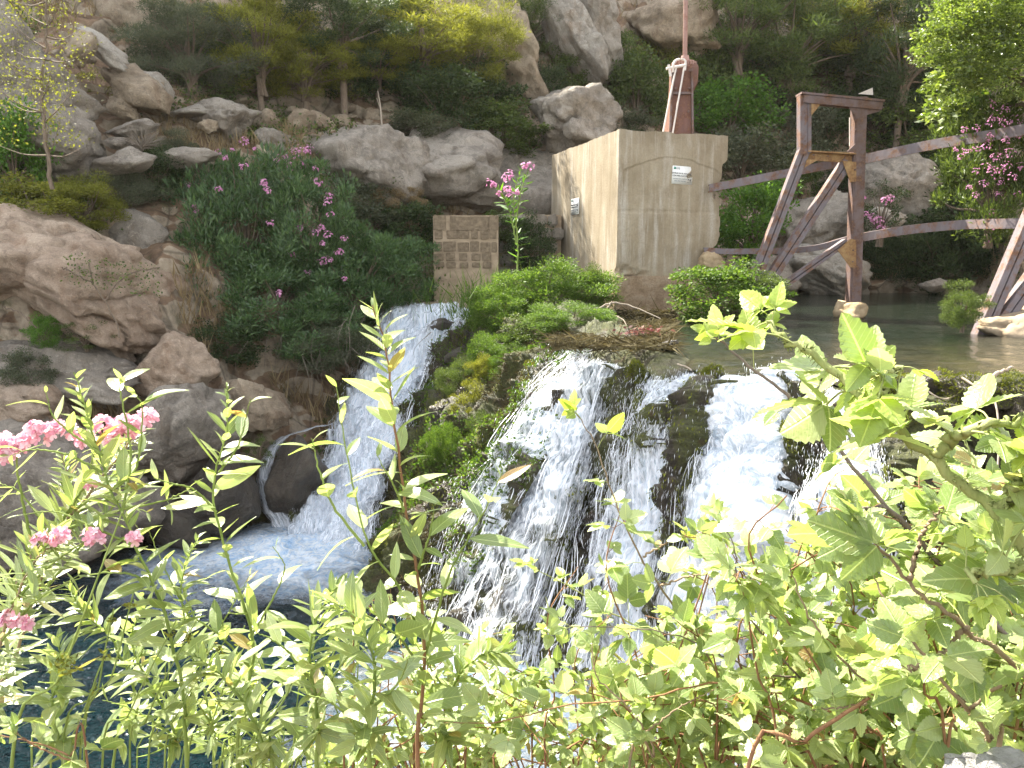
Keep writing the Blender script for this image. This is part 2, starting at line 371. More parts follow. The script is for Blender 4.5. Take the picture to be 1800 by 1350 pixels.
def rusty(name, paint, rust1, rust2, lo=.45, hi=.6):
    t = NT(name); p = t.wpos(); a = t.noise(p, 4.5, 8, .7, .3); b = t.noise(p, 25, 6, .7)
    r = t.ramp(b, [(.3, rust1), (.55, rust2), (.75, (.33, .19, .07))])
    k = t.ramp(a, [(lo, 0.0), (hi, 1.0)])
    pm = t.n('ShaderNodeMapping'); t.l(p, pm.inputs[0]); pm.inputs['Scale'].default_value = (1, 1, .2)
    pc = t.mix(t.ramp(t.noise(pm.outputs[0], 12, 5), [(.4, 0.0), (.7, .6)]), paint, tuple(min(1, x * 1.5) for x in paint))
    return t.done(t.pbr(t.mix(k, pc, r), t.ramp(k, [(0, .5), (1, .9)]), t.bump(b, .6, .012), .35))
M['steel'] = rusty('weathered_purple_steel', (.13, .108, .112), (.09, .042, .028), (.16, .08, .045), .46, .62)
M['steel_rust'] = rusty('flaking_rusty_steel', (.12, .085, .08), (.07, .035, .026), (.13, .07, .045), .42, .6)
M['steel_yel'] = rusty('rust_with_ochre_scale', (.30, .19, .08), (.12, .05, .03), (.25, .14, .06), .35, .55)
M['hoist'] = rusty('red_brown_painted_iron', (.115, .05, .035), (.075, .03, .02), (.16, .075, .045), .42, .6)
M['rod'] = rusty('greasy_threaded_rod', (.27, .16, .13), (.17, .07, .05), (.26, .12, .08), .5, .7)
M['zinc'] = flat_rough('bare_pale_pipe', (.48, .42, .38), (.68, .62, .56), 40, .5, .2, .5)
def plain(name, c, rough=.6, spec=.3):
    t = NT(name); p = t.wpos(); a = t.noise(p, 30, 4); return t.done(t.pbr(t.mix(a, c, tuple(x * .82 for x in c)), rough, None, spec))
M['sign'] = plain('sign_white', (.78, .77, .72)); M['ink'] = plain('sign_black_ink', (.03, .03, .035)); M['inkg'] = plain('sign_grey_ink', (.28, .30, .30)); M['inkgreen'] = plain('sign_green_ink', (.06, .30, .20))
M['ink_r'] = plain('sign_red_ink', (.35, .05, .05))
def bark(name, a, b):
    t = NT(name); p = t.wpos(); m = t.n('ShaderNodeMapping'); t.l(p, m.inputs[0]); m.inputs['Scale'].default_value = (1, 1, .2)
    n_ = t.noise(m.outputs[0], 40, 6, .7); return t.done(t.pbr(t.ramp(n_, [(.3, a), (.7, b)]), .85, t.bump(n_, .7, .006), .2))
M['bark'] = bark('bark', (.07, .05, .035), (.21, .16, .115)); M['twig'] = bark('dry_twig', (.20, .155, .11), (.42, .36, .29))
M['twig_dark'] = bark('grey_root', (.10, .08, .06), (.25, .21, .165)); M['stem_red'] = bark('reddish_stem', (.16, .075, .04), (.30, .17, .09)); M['stem_green'] = bark('green_stem', (.12, .17, .035), (.26, .32, .09))
M['cane'] = bark('bramble_cane', (.16, .12, .075), (.33, .24, .16)); M['cane_green'] = bark('young_bramble_cane', (.20, .24, .07), (.36, .38, .16))
M['cane_dark'] = bark('dark_bramble_cane', (.09, .07, .06), (.22, .175, .14))

M['lf_dark'] = leaf_mat('foliage_dark', (.018, .032, .011), (.04, .065, .018), (.075, .105, .03), .3, .55, .3, False)
M['lf_mid'] = leaf_mat('foliage_mid', (.036, .058, .014), (.08, .115, .024), (.14, .18, .04), .35, .5, .3, False)
M['lf_yel'] = leaf_mat('foliage_yellow_green', (.085, .092, .018), (.17, .175, .03), (.27, .265, .05), .4, .6, .12, False)
M['lf_bri'] = leaf_mat('foliage_bright', (.045, .11, .014), (.085, .18, .02), (.15, .26, .035), .4, .5, .3, False)
M['lf_grey'] = leaf_mat('foliage_grey_green', (.05, .062, .035), (.09, .10, .06), (.15, .155, .095), .3, .6, .3, False)
M['lf_ole'] = leaf_mat('oleander_foliage', (.028, .06, .02), (.06, .115, .036), (.12, .19, .06), .3, .4, .45, False)
M['lf_dry'] = leaf_mat('dry_grass', (.16, .11, .06), (.27, .2, .11), (.38, .3, .17), .3, .8, .1, False, (1.1, 1.05, .8))
M['lf_dryg'] = leaf_mat('brown_olive_grass', (.035, .028, .014), (.075, .06, .03), (.13, .11, .055), .3, .8, .1, False, (1.1, 1.05, .8))
M['lf_fern'] = leaf_mat('fern_foliage', (.04, .08, .012), (.08, .14, .02), (.15, .21, .04), .4, .55, .25, False)
M['lf_sun'] = leaf_mat('foliage_sunlit_tree', (.055, .085, .014), (.13, .18, .032), (.27, .32, .08), .45, .36, .7, False)
M['moss'] = leaf_mat('moss', (.05, .06, .01), (.13, .145, .018), (.24, .25, .035), .25, .7, .15, False)
M['fg_willow'] = leaf_mat('willow_leaf', (.17, .23, .08), (.29, .35, .14), (.44, .49, .25), .42, .3, .7, True)
M['fg_ole'] = leaf_mat('near_oleander_leaf', (.16, .21, .085), (.27, .33, .14), (.42, .46, .24), .40, .3, .7, True, None, 50)
M['fg_bra'] = leaf_mat('bramble_leaf', (.17, .24, .075), (.31, .38, .15), (.46, .52, .26), .42, .32, .7, True, None, 26)
M['fg_tip'] = leaf_mat('young_bramble_leaf', (.25, .33, .07), (.34, .42, .09), (.44, .52, .15), .45, .36, .45, True, None, 26)
def petal(name, a, b, c):
    t = NT(name); g = t.n('ShaderNodeNewGeometry').outputs['Random Per Island']
    cc = t.ramp(g, [(0, a), (.5, b), (1, c)]); pb = t.pbr(cc, .6, None, .2); tr = t.n('ShaderNodeBsdfTranslucent'); t.l(cc, tr.inputs[0])
    mx = t.n('ShaderNodeMixShader'); mx.inputs[0].default_value = .45; t.l(pb, mx.inputs[1]); t.l(tr.outputs[0], mx.inputs[2]); return t.done(mx.outputs[0])
M['petal'] = petal('pink_petal', (.66, .26, .36), (.84, .52, .60), (.92, .76, .80))
M['petal_far'] = petal('mauve_pink_petal', (.48, .14, .32), (.66, .30, .50), (.80, .48, .64))

# ---------------------------------------------------------------- leaf templates and scattering
def tmpl_leaf(wd, seg=6, droop=.15, fold=.25, serr=0.0, shape='lance', twist=0.0):
    V = []; UV = []; F = []
    for i in range(seg + 1):
        v = i / seg
        if shape == 'lance': wv = math.sin(math.pi * v ** .85) ** .8 if 0 < v < 1 else 0
        else: wv = (math.sin(math.pi * v ** .74)) ** .68 * (1 - .1 * v) if 0 < v < 1 else 0
        z = -droop * v * v; tw = twist * v; tooth = serr * (1 if i % 2 else -1) if 0 < i < seg and serr else 0
        for s_ in (-1, -.5, 0, .5, 1):
            hw = wd / 2 * max(wv, .02) * abs(s_) * (1 + (tooth if abs(s_) == 1 else 0)); sg = -1 if s_ < 0 else 1
            zz = z + hw * fold - .45 * fold * hw * abs(s_) + sg * hw * math.sin(tw) + (.010 * (1 if i % 2 else -1) * abs(s_) if serr else .006 * math.sin(v * 9 + s_ * 2) * abs(s_))
            y = v * (1 - .15 * droop) - (abs(s_) * .03 if serr and i % 2 == 0 and 0 < i < seg else 0)
            V.append((sg * hw * math.cos(tw), y, zz)); UV.append((.5 + s_ * .5 * max(wv, .05), v))
    for i in range(seg):
        a = i * 5
        for j in range(4): F.append((a + j, a + j + 1, a + j + 6, a + j + 5))
    return np.array(V), np.array(F), np.array(UV)
T_W = [tmpl_leaf(.31, 6, d, f, 0, 'lance', tw) for d, f, tw in ((.1, .35, .1), (.3, .2, -.2), (-.08, .45, .3), (.45, .3, 0))]
T_O = [tmpl_leaf(.19, 6, d, f, 0, 'lance', tw) for d, f, tw in ((.05, .3, .1), (.2, .2, -.3), (-.05, .35, .2))]
T_B = [tmpl_leaf(.70, 14, d, f, .055, 'ovate', tw) for d, f, tw in ((.15, .25, .05), (.3, .15, -.15), (.05, .4, .15))]
T_R = (np.array([(0, 0, 0), (-.3, .45, .08), (.3, .45, .08), (0, 1, -.05)]), np.array([(0, 2, 1), (1, 2, 3)]), np.array([(.5, 0), (0, .5), (1, .5), (.5, 1)]))
T_N = (np.array([(-.035, 0, 0), (.035, 0, 0), (0, 1, 0)]), np.array([(0, 1, 2)]), np.array([(0, 0), (1, 0), (.5, 1)]))
T_L = (np.array([(0, 0, 0), (-.1, .5, .03), (.1, .5, .03), (0, 1, -.06)]), np.array([(0, 2, 1), (1, 2, 3)]), np.array([(.5, 0), (0, .5), (1, .5), (.5, 1)]))
def leaves(mb, tm, pos, dr, nr, L, mi=0, wmul=None):
    pos = np.asarray(pos, float).reshape(-1, 3)
    if not len(pos): return
    Vt, Ft, Ut = tm; Y = nrmz(np.asarray(dr, float)); Z = np.asarray(nr, float); Z = Z - (Z * Y).sum(-1, keepdims=True) * Y; Z = nrmz(Z); X = np.cross(Y, Z)
    L = np.broadcast_to(np.asarray(L, float), (len(pos),))[:, None, None]; wm = 1 if wmul is None else wmul[:, None, None]
    V = pos[:, None] + L * (Vt[None, :, 0:1] * wm * X[:, None] + Vt[None, :, 1:2] * Y[:, None] + Vt[None, :, 2:3] * Z[:, None])
    F = (Ft[None] + (np.arange(len(pos)) * len(Vt))[:, None, None]).reshape(-1, Ft.shape[1])
    mb.add(V.reshape(-1, 3), F, np.tile(Ut, (len(pos), 1)), mi)
def rdir(n): return nrmz(rng.normal(size=(n, 3)))

# ---------------------------------------------------------------- hillside terrain
HC = [(-2600, [(1500, 5), (1300, 6), (900, 7), (600, 8), (350, 9), (200, 10), (50, 11), (-200, 13), (-1100, 22)]),
 (-900, [(1300, 9.5), (1130, 10), (800, 11), (500, 12), (300, 13), (200, 14.5), (80, 16), (-100, 18), (-900, 27)]),
 (-300, [(1200, 10.5), (1060, 11), (760, 12), (520, 13), (330, 14.2), (200, 15.5), (90, 17), (-60, 19), (-1050, 29)]),
 (0, [(1060, 12), (1010, 12), (760, 12.8), (620, 13.8), (380, 15.2), (270, 17), (120, 19), (-20, 22), (-970, 32)]),
 (280, [(1000, 13.2), (960, 13.2), (800, 13.9), (640, 14.9), (470, 16), (330, 18), (190, 20.5), (-20, 25), (-690, 35)]),
 (450, [(980, 13.9), (930, 13.9), (800, 14.6), (670, 16), (440, 18), (270, 19.8), (195, 22), (-20, 27), (-550, 36)]),
 (620, [(960, 14.8), (900, 14.9), (760, 16), (580, 18.5), (400, 20), (240, 21), (205, 23.5), (-20, 28), (-620, 37)]),
 (760, [(640, 19.6), (590, 19.8), (540, 20), (480, 20.3), (390, 22), (240, 23), (210, 25), (-20, 29), (-600, 38)]),
 (960, [(590, 22), (545, 22.3), (520, 22.5), (470, 22.9), (400, 24.4), (290, 25), (210, 27), (-20, 31), (-560, 40)]),
 (1250, [(560, 26), (521, 26), (500, 26.3), (440, 27), (380, 27.8), (300, 29), (200, 31), (-20, 35), (-520, 44)]),
 (1500, [(540, 29), (514, 29), (490, 29.5), (440, 30), (360, 31), (300, 32), (200, 33.5), (-20, 38), (-500, 46)]),
 (1700, [(540, 28), (514, 28), (490, 28.3), (440, 28.8), (360, 29.8), (300, 31), (200, 33), (-20, 37), (-500, 46)]),
 (1900, [(570, 22), (535, 22), (500, 22.4), (440, 23), (360, 24), (290, 25.5), (190, 28), (-20, 32), (-500, 42)]),
 (2200, [(640, 13), (600, 13.3), (540, 13.8), (450, 14.5), (350, 15.5), (260, 17), (150, 19), (-50, 23), (-500, 34)]),
 (3200, [(900, 7), (800, 7.2), (650, 7.6), (500, 8), (350, 9), (200, 10), (50, 11), (-150, 13), (-700, 20)])]
hpx = np.array([c[0] for c in HC], float); hpy = np.array([[r[0] for r in c[1]] for c in HC], float); hd = np.array([[r[1] for r in c[1]] for c in HC], float)
def interp_smooth(x, xs, ys):
    k = np.clip(np.searchsorted(xs, x) - 1, 0, len(xs) - 2); f = np.clip((x - xs[k]) / (xs[k + 1] - xs[k]), 0, 1); f = .35 * f + .65 * f * f * (3 - 2 * f)
    return ys[k] * (1 - f)[:, None] + ys[k + 1] * f[:, None]
def hill_points(px, r):
    """px (n,), r row parameter 0..8 (n,)"""
    A = interp_smooth(px, hpx, hpy); D = interp_smooth(px, hpx, hd)
    k = np.clip(r.astype(int), 0, 7); f = r - k; i = np.arange(len(px))
    return P(px, A[i, k] * (1 - f) + A[i, k + 1] * f, D[i, k] * (1 - f) + D[i, k + 1] * f)
def hill_disp(p):
    big = fbm(p, .22, 3, 3) * .45 + np.maximum(0, ridge(p * np.array([1, 1, .6]), .5, 4, 9)) * .33
    st = np.abs((p[..., 2] * 1.1 + fbm(p, .35, 3, 22) * 2.2) % 1 - .5) * .35
    sm = fbm(p, 1.7, 4, 31) * .14
    dv = nrmz(np.array([0, 0, CAMZ + 3]) - p * np.array([1, 1, 0])); dv[..., 2] = .35
    return p + dv * (big + st + sm)[..., None]
pxs = np.concatenate([np.linspace(-2600, -200, 60), np.linspace(-180, 1900, 400), np.linspace(1930, 3200, 50)]); rs = np.linspace(0, 8, 260)
rs = np.concatenate([np.linspace(0, 7, 300), np.linspace(7.05, 8, 30)])
PX, RR = np.meshgrid(pxs, rs, indexing='ij')
S = hill_disp(hill_points(PX.ravel(), RR.ravel())).reshape(len(pxs), len(rs), 3)
mb = MB(); grid(mb, S, flip=True)
# the far side of the ridge, so that the hill is a closed body
back = S[:, -1:, :] + np.array([0, 14, -30.]); grid(mb, np.concatenate([S[:, -1:, :], back], 1), flip=True)
hill = mb.build('hillside_terrain', M['hill']); tag(hill, 'steep rocky hillside rising behind the waterfall', None, None, 'structure')
def on_hill(px, py):
    """a point of the undisplaced hillside under the pixel, and its depth"""
    A = interp_smooth(np.array([float(px)]), hpx, hpy)[0]; D = interp_smooth(np.array([float(px)]), hpx, hd)[0]
    for k in range(8):
        if A[k + 1] <= py <= A[k] or k == 7:
            f = np.clip((A[k] - py) / (A[k] - A[k + 1]), 0, 1); return D[k] * (1 - f) + D[k + 1] * f
    return D[0]

# dry grass and undergrowth scattered on the hillside (nobody could count them)
def scatter(n, rmin, rmax, pmin, pmax, mask_s, thr, seed):
    px = rng.uniform(pmin, pmax, n); r = rng.uniform(rmin, rmax, n); p = hill_points(px, r)
    k = fbm(p, mask_s, 3, seed) > thr
    p = hill_disp(p[k]); return p
p = scatter(26000, 1.5, 7.2, -120, 1900, .5, .1, 5); mb = MB()
n = len(p); nn = 3
pp = np.repeat(p, nn, 0) + rng.normal(size=(n * nn, 3)) * .06
leaves(mb, T_N, pp, rdir(n * nn) * .6 + np.array([0, -.25, 1.1]), rdir(n * nn), rng.uniform(.18, .5, n * nn))
tag(mb.build('dry_grass', M['lf_dry']), 'dry straw coloured grass tufts on the hillside', None, None, 'stuff')
p = scatter(30000, .9, 7.5, -120, 1950, .38, .12, 44); mb = MB(); n = len(p); nn = 5
pp = np.repeat(p, nn, 0) + rng.normal(size=(n * nn, 3)) * .16 + np.array([0, -.05, .1])
leaves(mb, T_R, pp, rdir(n * nn) + np.array([0, -.2, .5]), rdir(n * nn), rng.uniform(.05, .11, n * nn))
tag(mb.build('undergrowth', M['lf_mid']), 'low green undergrowth covering the hillside soil', None, None, 'stuff')

# ---------------------------------------------------------------- weir face (tufa rock) under the falls
DC = [[(600, 560, 19.2), (560, 720, 17), (500, 850, 15), (440, 945, 13.7), (430, 990, 13.5)],
 [(690, 545, 18.8), (640, 690, 16.8), (575, 830, 15), (520, 950, 13.5), (510, 990, 13.2)],
 [(765, 549, 18.1), (705, 700, 16.1), (640, 850, 14.4), (600, 960, 13.1), (600, 1010, 12.8)],
 [(838, 552, 17.6), (775, 690, 15.5), (705, 850, 13.7), (665, 1000, 12.2), (655, 1050, 11.9)],
 [(925, 565, 15.8), (865, 690, 13.6), (780, 850, 12.2), (725, 1050, 10.9), (715, 1100, 10.7)],
 [(1000, 610, 12.6), (935, 740, 11.5), (855, 900, 10.7), (785, 1090, 10.1), (775, 1140, 9.9)],
 [(1060, 640, 11.1), (1015, 760, 10.4), (955, 930, 9.8), (885, 1150, 9.0), (880, 1200, 8.9)],
 [(1170, 660, 9.6), (1150, 780, 9.1), (1110, 1000, 8.5), (1080, 1250, 7.8), (1075, 1300, 7.7)],
 [(1300, 672, 8.5), (1290, 790, 8.1), (1270, 1000, 7.5), (1260, 1400, 6.6), (1260, 1450, 6.5)],
 [(1480, 682, 7.8), (1480, 800, 7.4), (1470, 1000, 6.9), (1480, 1480, 6.05), (1480, 1540, 6.0)],
 [(1700, 692, 7.3), (1710, 800, 7.0), (1730, 1000, 6.6), (1750, 1500, 5.9), (1750, 1560, 5.8)],
 [(2050, 700, 7.0), (2060, 830, 6.6), (2080, 1000, 6.3), (2100, 1560, 5.6), (2100, 1620, 5.5)]]
DW = np.array([[P(*q) for q in c] for c in DC])        # (12,5,3)
def cr_interp(u, A):
    """Catmull-Rom along axis 0; u (n,) -> (n, ...)"""
    m = len(A); k = np.clip(u.astype(int), 0, m - 2); f = (u - k)
    sh = (len(u),) + (1,) * (A.ndim - 1); f = f.reshape(sh)
    a = A[np.clip(k - 1, 0, m - 1)]; b = A[k]; c = A[k + 1]; d = A[np.clip(k + 2, 0, m - 1)]
    return .5 * (2 * b + (c - a) * f + (2 * a - 5 * b + 4 * c - d) * f ** 2 + (3 * b - a - 3 * c + d) * f ** 3)
def dam_base(u, v):
    """u 0..11 along the weir, v 0..4 down the face"""
    C = cr_interp(u, DW); i = np.arange(len(u)); k = np.clip(v.astype(int), 0, 3); f = (v - k)[:, None]
    a = C[i, np.clip(k - 1, 0, 4)]; b = C[i, k]; c = C[i, k + 1]; d = C[i, np.clip(k + 2, 0, 4)]
    B_ = .5 * (2 * b + (c - a) * f + (2 * a - 5 * b + 4 * c - d) * f ** 2 + (3 * b - a - 3 * c + d) * f ** 3)
    q = np.stack([u * 2.3, u * 0, u * 0], 1); w_ = np.clip((u - 4.6) / .6, 0, 1) * np.clip((4 - v) / 3, 0, 1)
    B_[:, 1] += fbm(q, 1, 3, 55) * .42 * w_; B_[:, 2] += fbm(q, 1.3, 3, 57) * .07 * w_; return B_
def dam_normal(u, v):
    e = .02; a = dam_base(np.clip(u + e, 0, 10.99), v) - dam_base(np.clip(u - e, 0, 10.99), v); b = dam_base(u, np.clip(v + e, 0, 3.99)) - dam_base(u, np.clip(v - e, 0, 3.99))
    n = nrmz(np.cross(b, a)); s_ = np.sign(n[:, 1:2]); n = n * np.where(s_ > 0, -1, 1); return n
def dam_disp(p, u, v):
    q = p * np.array([1, 1, .38])
    am = np.clip(v / .35, .25, 1)
    d = ridge(q, .9, 4, 61) * .16 + fbm(q, 2.6, 4, 71) * .13 + np.maximum(0, ridge(p * np.array([1, 1, .25]), 2.3, 3, 77)) * .12
    led = (np.abs((p[:, 2] * .8 + fbm(p, .7, 2, 88)) % 1 - .5)) * .12
    uw = u + fbm(p, 2.2, 2, 86) * .05
    rib = np.exp(-((uw - 6.62) / .055) ** 2) * .2 * np.clip(2.2 - v, 0, 1) + np.exp(-((uw - 7.72) / .06) ** 2) * .24 * np.clip(2.6 - v, 0, 1) + np.exp(-((uw - 5.6) / .05) ** 2) * .1 + np.exp(-((u - 4.0) / .45) ** 2) * .25
    d = d + fbm(p * np.array([1, 1, .7]), 5.5, 4, 79, .65) * .10 + np.abs(vn(q * 3.3, 83)) * .12 - np.exp(-(vn(q * 1.7, 84) / .09) ** 2) * .09
    return (d + led) * am + rib * np.clip(v / .2, .2, 1) * np.clip((4 - v), .2, 1)
us = np.linspace(0, 10.999, 1000); vs = np.linspace(0, 3.999, 360)
U, Vv = np.meshgrid(us, vs, indexing='ij'); uf, vf = U.ravel(), Vv.ravel()
B = dam_base(uf, vf); N = dam_normal(uf, vf); DS = (B + N * dam_disp(B, uf, vf)[:, None]).reshape(len(us), len(vs), 3)
# crest: rows running back upstream from the lip
crest_y = cr_interp(us, np.array([[21.], [21], [20.5], [20], [19.5], [19.5], [19.5], [19], [18], [16], [14], [13]]))[:, 0]
crest_z = cr_interp(us, np.array([[.1], [-.1], [-.1], [.0], [.25], [.25], [.22], [.02], [-.22], [-.3], [-.34], [-.3]]))[:, 0]
top = DS[:, 0, :]; rows = []
for k, f in enumerate(np.linspace(1, 0, 60)[:-1]):
    r_ = top.copy(); r_[:, 1] = top[:, 1] + (crest_y - top[:, 1]) * f ** 1.2; r_[:, 0] = top[:, 0] * (1 + .25 * (r_[:, 1] / top[:, 1] - 1))
    z0 = top[:, 2]; e = np.clip(f * 3.2, 0, 1); e = e * e * (3 - 2 * e); r_[:, 2] = z0 + (crest_z - z0) * e
    nz = fbm(r_, 1.6, 5, 93) * .10 + np.maximum(0, ridge(r_, 1.1, 3, 97)) * .09; r_[:, 2] += nz * np.clip(crest_z * 3 + .45, .25, 1.2) * (.35 + .65 * min(1, f * 6)); rows.append(r_)
CR = np.stack(rows, 1)
mb = MB(); grid(mb, np.concatenate([CR, DS], 1)); dam = mb.build('rock_weir', M['dam'])
tag(dam, 'dark wet mossy tufa rock weir the water pours over', 'weir')

# moss and hanging grass on the weir
def dam_pts(u, v, off=0.0):
    b = dam_base(u, v); n = dam_normal(u, v); return b + n * (dam_disp(b, u, v) + off)[:, None], n
mb = MB(); n = 130000
u = np.where(rng.uniform(0, 1, n) < .4, rng.uniform(2.8, 5.4, n), rng.uniform(2.6, 10.9, n)); v = rng.uniform(0, 3.6, n) ** 1.0
rib = 1.6 * np.exp(-((u - 6.62) / .10) ** 2) + 1.6 * np.exp(-((u - 7.72) / .12) ** 2) + .9 * np.exp(-((u - 3.6) / .5) ** 2) + .8 * np.exp(-((u - 5.5) / .18) ** 2) + .5 * np.exp(-((u - 8.5) / .2) ** 2) + .45 * np.exp(-((v) / .25) ** 2)
b_ = dam_base(u, v); k = (fbm(b_ * np.array([1, 1, .5]), 2.6, 4, 101) + rib * .55) > .42; u, v = u[k], v[k]
p, nn = dam_pts(u, v, .012); n = len(p)
leaves(mb, T_L, p + rdir(n) * .02, nn * .5 + np.array([0, 0, -.9]) + rdir(n) * .5, nn + rdir(n) * .4, rng.uniform(.02, .065, n), 0, rng.uniform(.8, 2.2, n))
tag(mb.build('moss', M['moss']), 'olive green moss hanging on the weir rocks', None, None, 'stuff')

mb = MB(); n = 26000; u = rng.uniform(2.7, 5.3, n); v = rng.uniform(-.0, 3.2, n); b_ = dam_base(u, v); k = fbm(b_, 1.3, 3, 141) > .12; u, v = u[k], v[k]; p, nn = dam_pts(u, v, .01); n = len(p)
leaves(mb, T_N, p, nn * .5 + rdir(n) * .6 + np.array([0, 0, -.35]), rdir(n), rng.uniform(.06, .24, n), 0, rng.uniform(.5, 1.4, n))
tag(mb.build('ridge_grass', M['lf_dryg']), 'brown and olive hanging grass on the ridge beside the chute', None, None, 'stuff')
mb = MB(); n = 30000; u = rng.uniform(2.8, 5.6, n); v = rng.uniform(0, 2.6, n); b_ = dam_base(u, v); k = fbm(b_, 1.1, 3, 151) > .22; u, v = u[k], v[k]; p, nn = dam_pts(u, v, .03); n = len(p)
leaves(mb, T_R, p + rdir(n) * .05, nn + rdir(n), rdir(n), rng.uniform(.03, .07, n)); tag(mb.build('ridge_weeds', M['lf_fern']), 'small green weeds on the ridge beside the chute', None, None, 'stuff')

# ---------------------------------------------------------------- water
# lower pool
xs = np.concatenate([np.linspace(-26, -8, 60), np.linspace(-7.98, 2, 420), np.linspace(2.1, 16, 60)]); ys = np.concatenate([np.linspace(-8, 5, 50), np.linspace(5.03, 11.5, 280), np.linspace(11.6, 22, 90)]); X, Y = np.meshgrid(xs, ys, indexing='ij')
pz = np.stack([X, Y, np.zeros_like(X)], -1); ZP = -3.6
dist = np.hypot(X - PV(590, 965, 13.1).x, Y - 13.0); amp = .02 + .10 * np.exp(-dist / 2.5)
S = np.stack([X, Y, ZP + fbm(pz, 1.1, 3, 201) * amp + (1 - np.abs(fbm(pz * np.array([1, 1.5, 1]), 3.4, 4, 205, .6))) * .055], -1); mb = MB(); grid(mb, S)
tag(mb.build('pool_water', M['pool']), 'deep teal plunge pool water with sun glitter', None, None, 'structure')
# river above the weir: from the lip back to the far shore
us2 = np.linspace(.3, 10.999, 220); T_ = dam_base(us2, np.zeros(220)); rows = []
for f in np.linspace(0, 1, 90) ** 1.6:
    r_ = T_.copy(); far = 34.0; r_[:, 1] = T_[:, 1] + (far - T_[:, 1]) * f
    r_[:, 0] = T_[:, 0] + (np.where(us2 > 6, T_[:, 0] * 3.0 + 1, T_[:, 0] * .9 + 1.5) - T_[:, 0]) * f + f * (us2 - 3) * .9
    e = np.clip(f * 9, 0, 1); r_[:, 2] = (T_[:, 2] + .05) * (1 - e) + 0.0 * e + fbm(r_ * np.array([1, 1, 0]), 2.0, 3, 211) * (.022 * (1 - min(1, f * 3)) + .004)
    rows.append(r_)
mb = MB(); grid(mb, np.stack(rows, 1)[:, ::-1]); rv = mb.build('river_water', M['river'])
tag(rv, 'calm dark river water backed up behind the weir', None, None, 'structure')

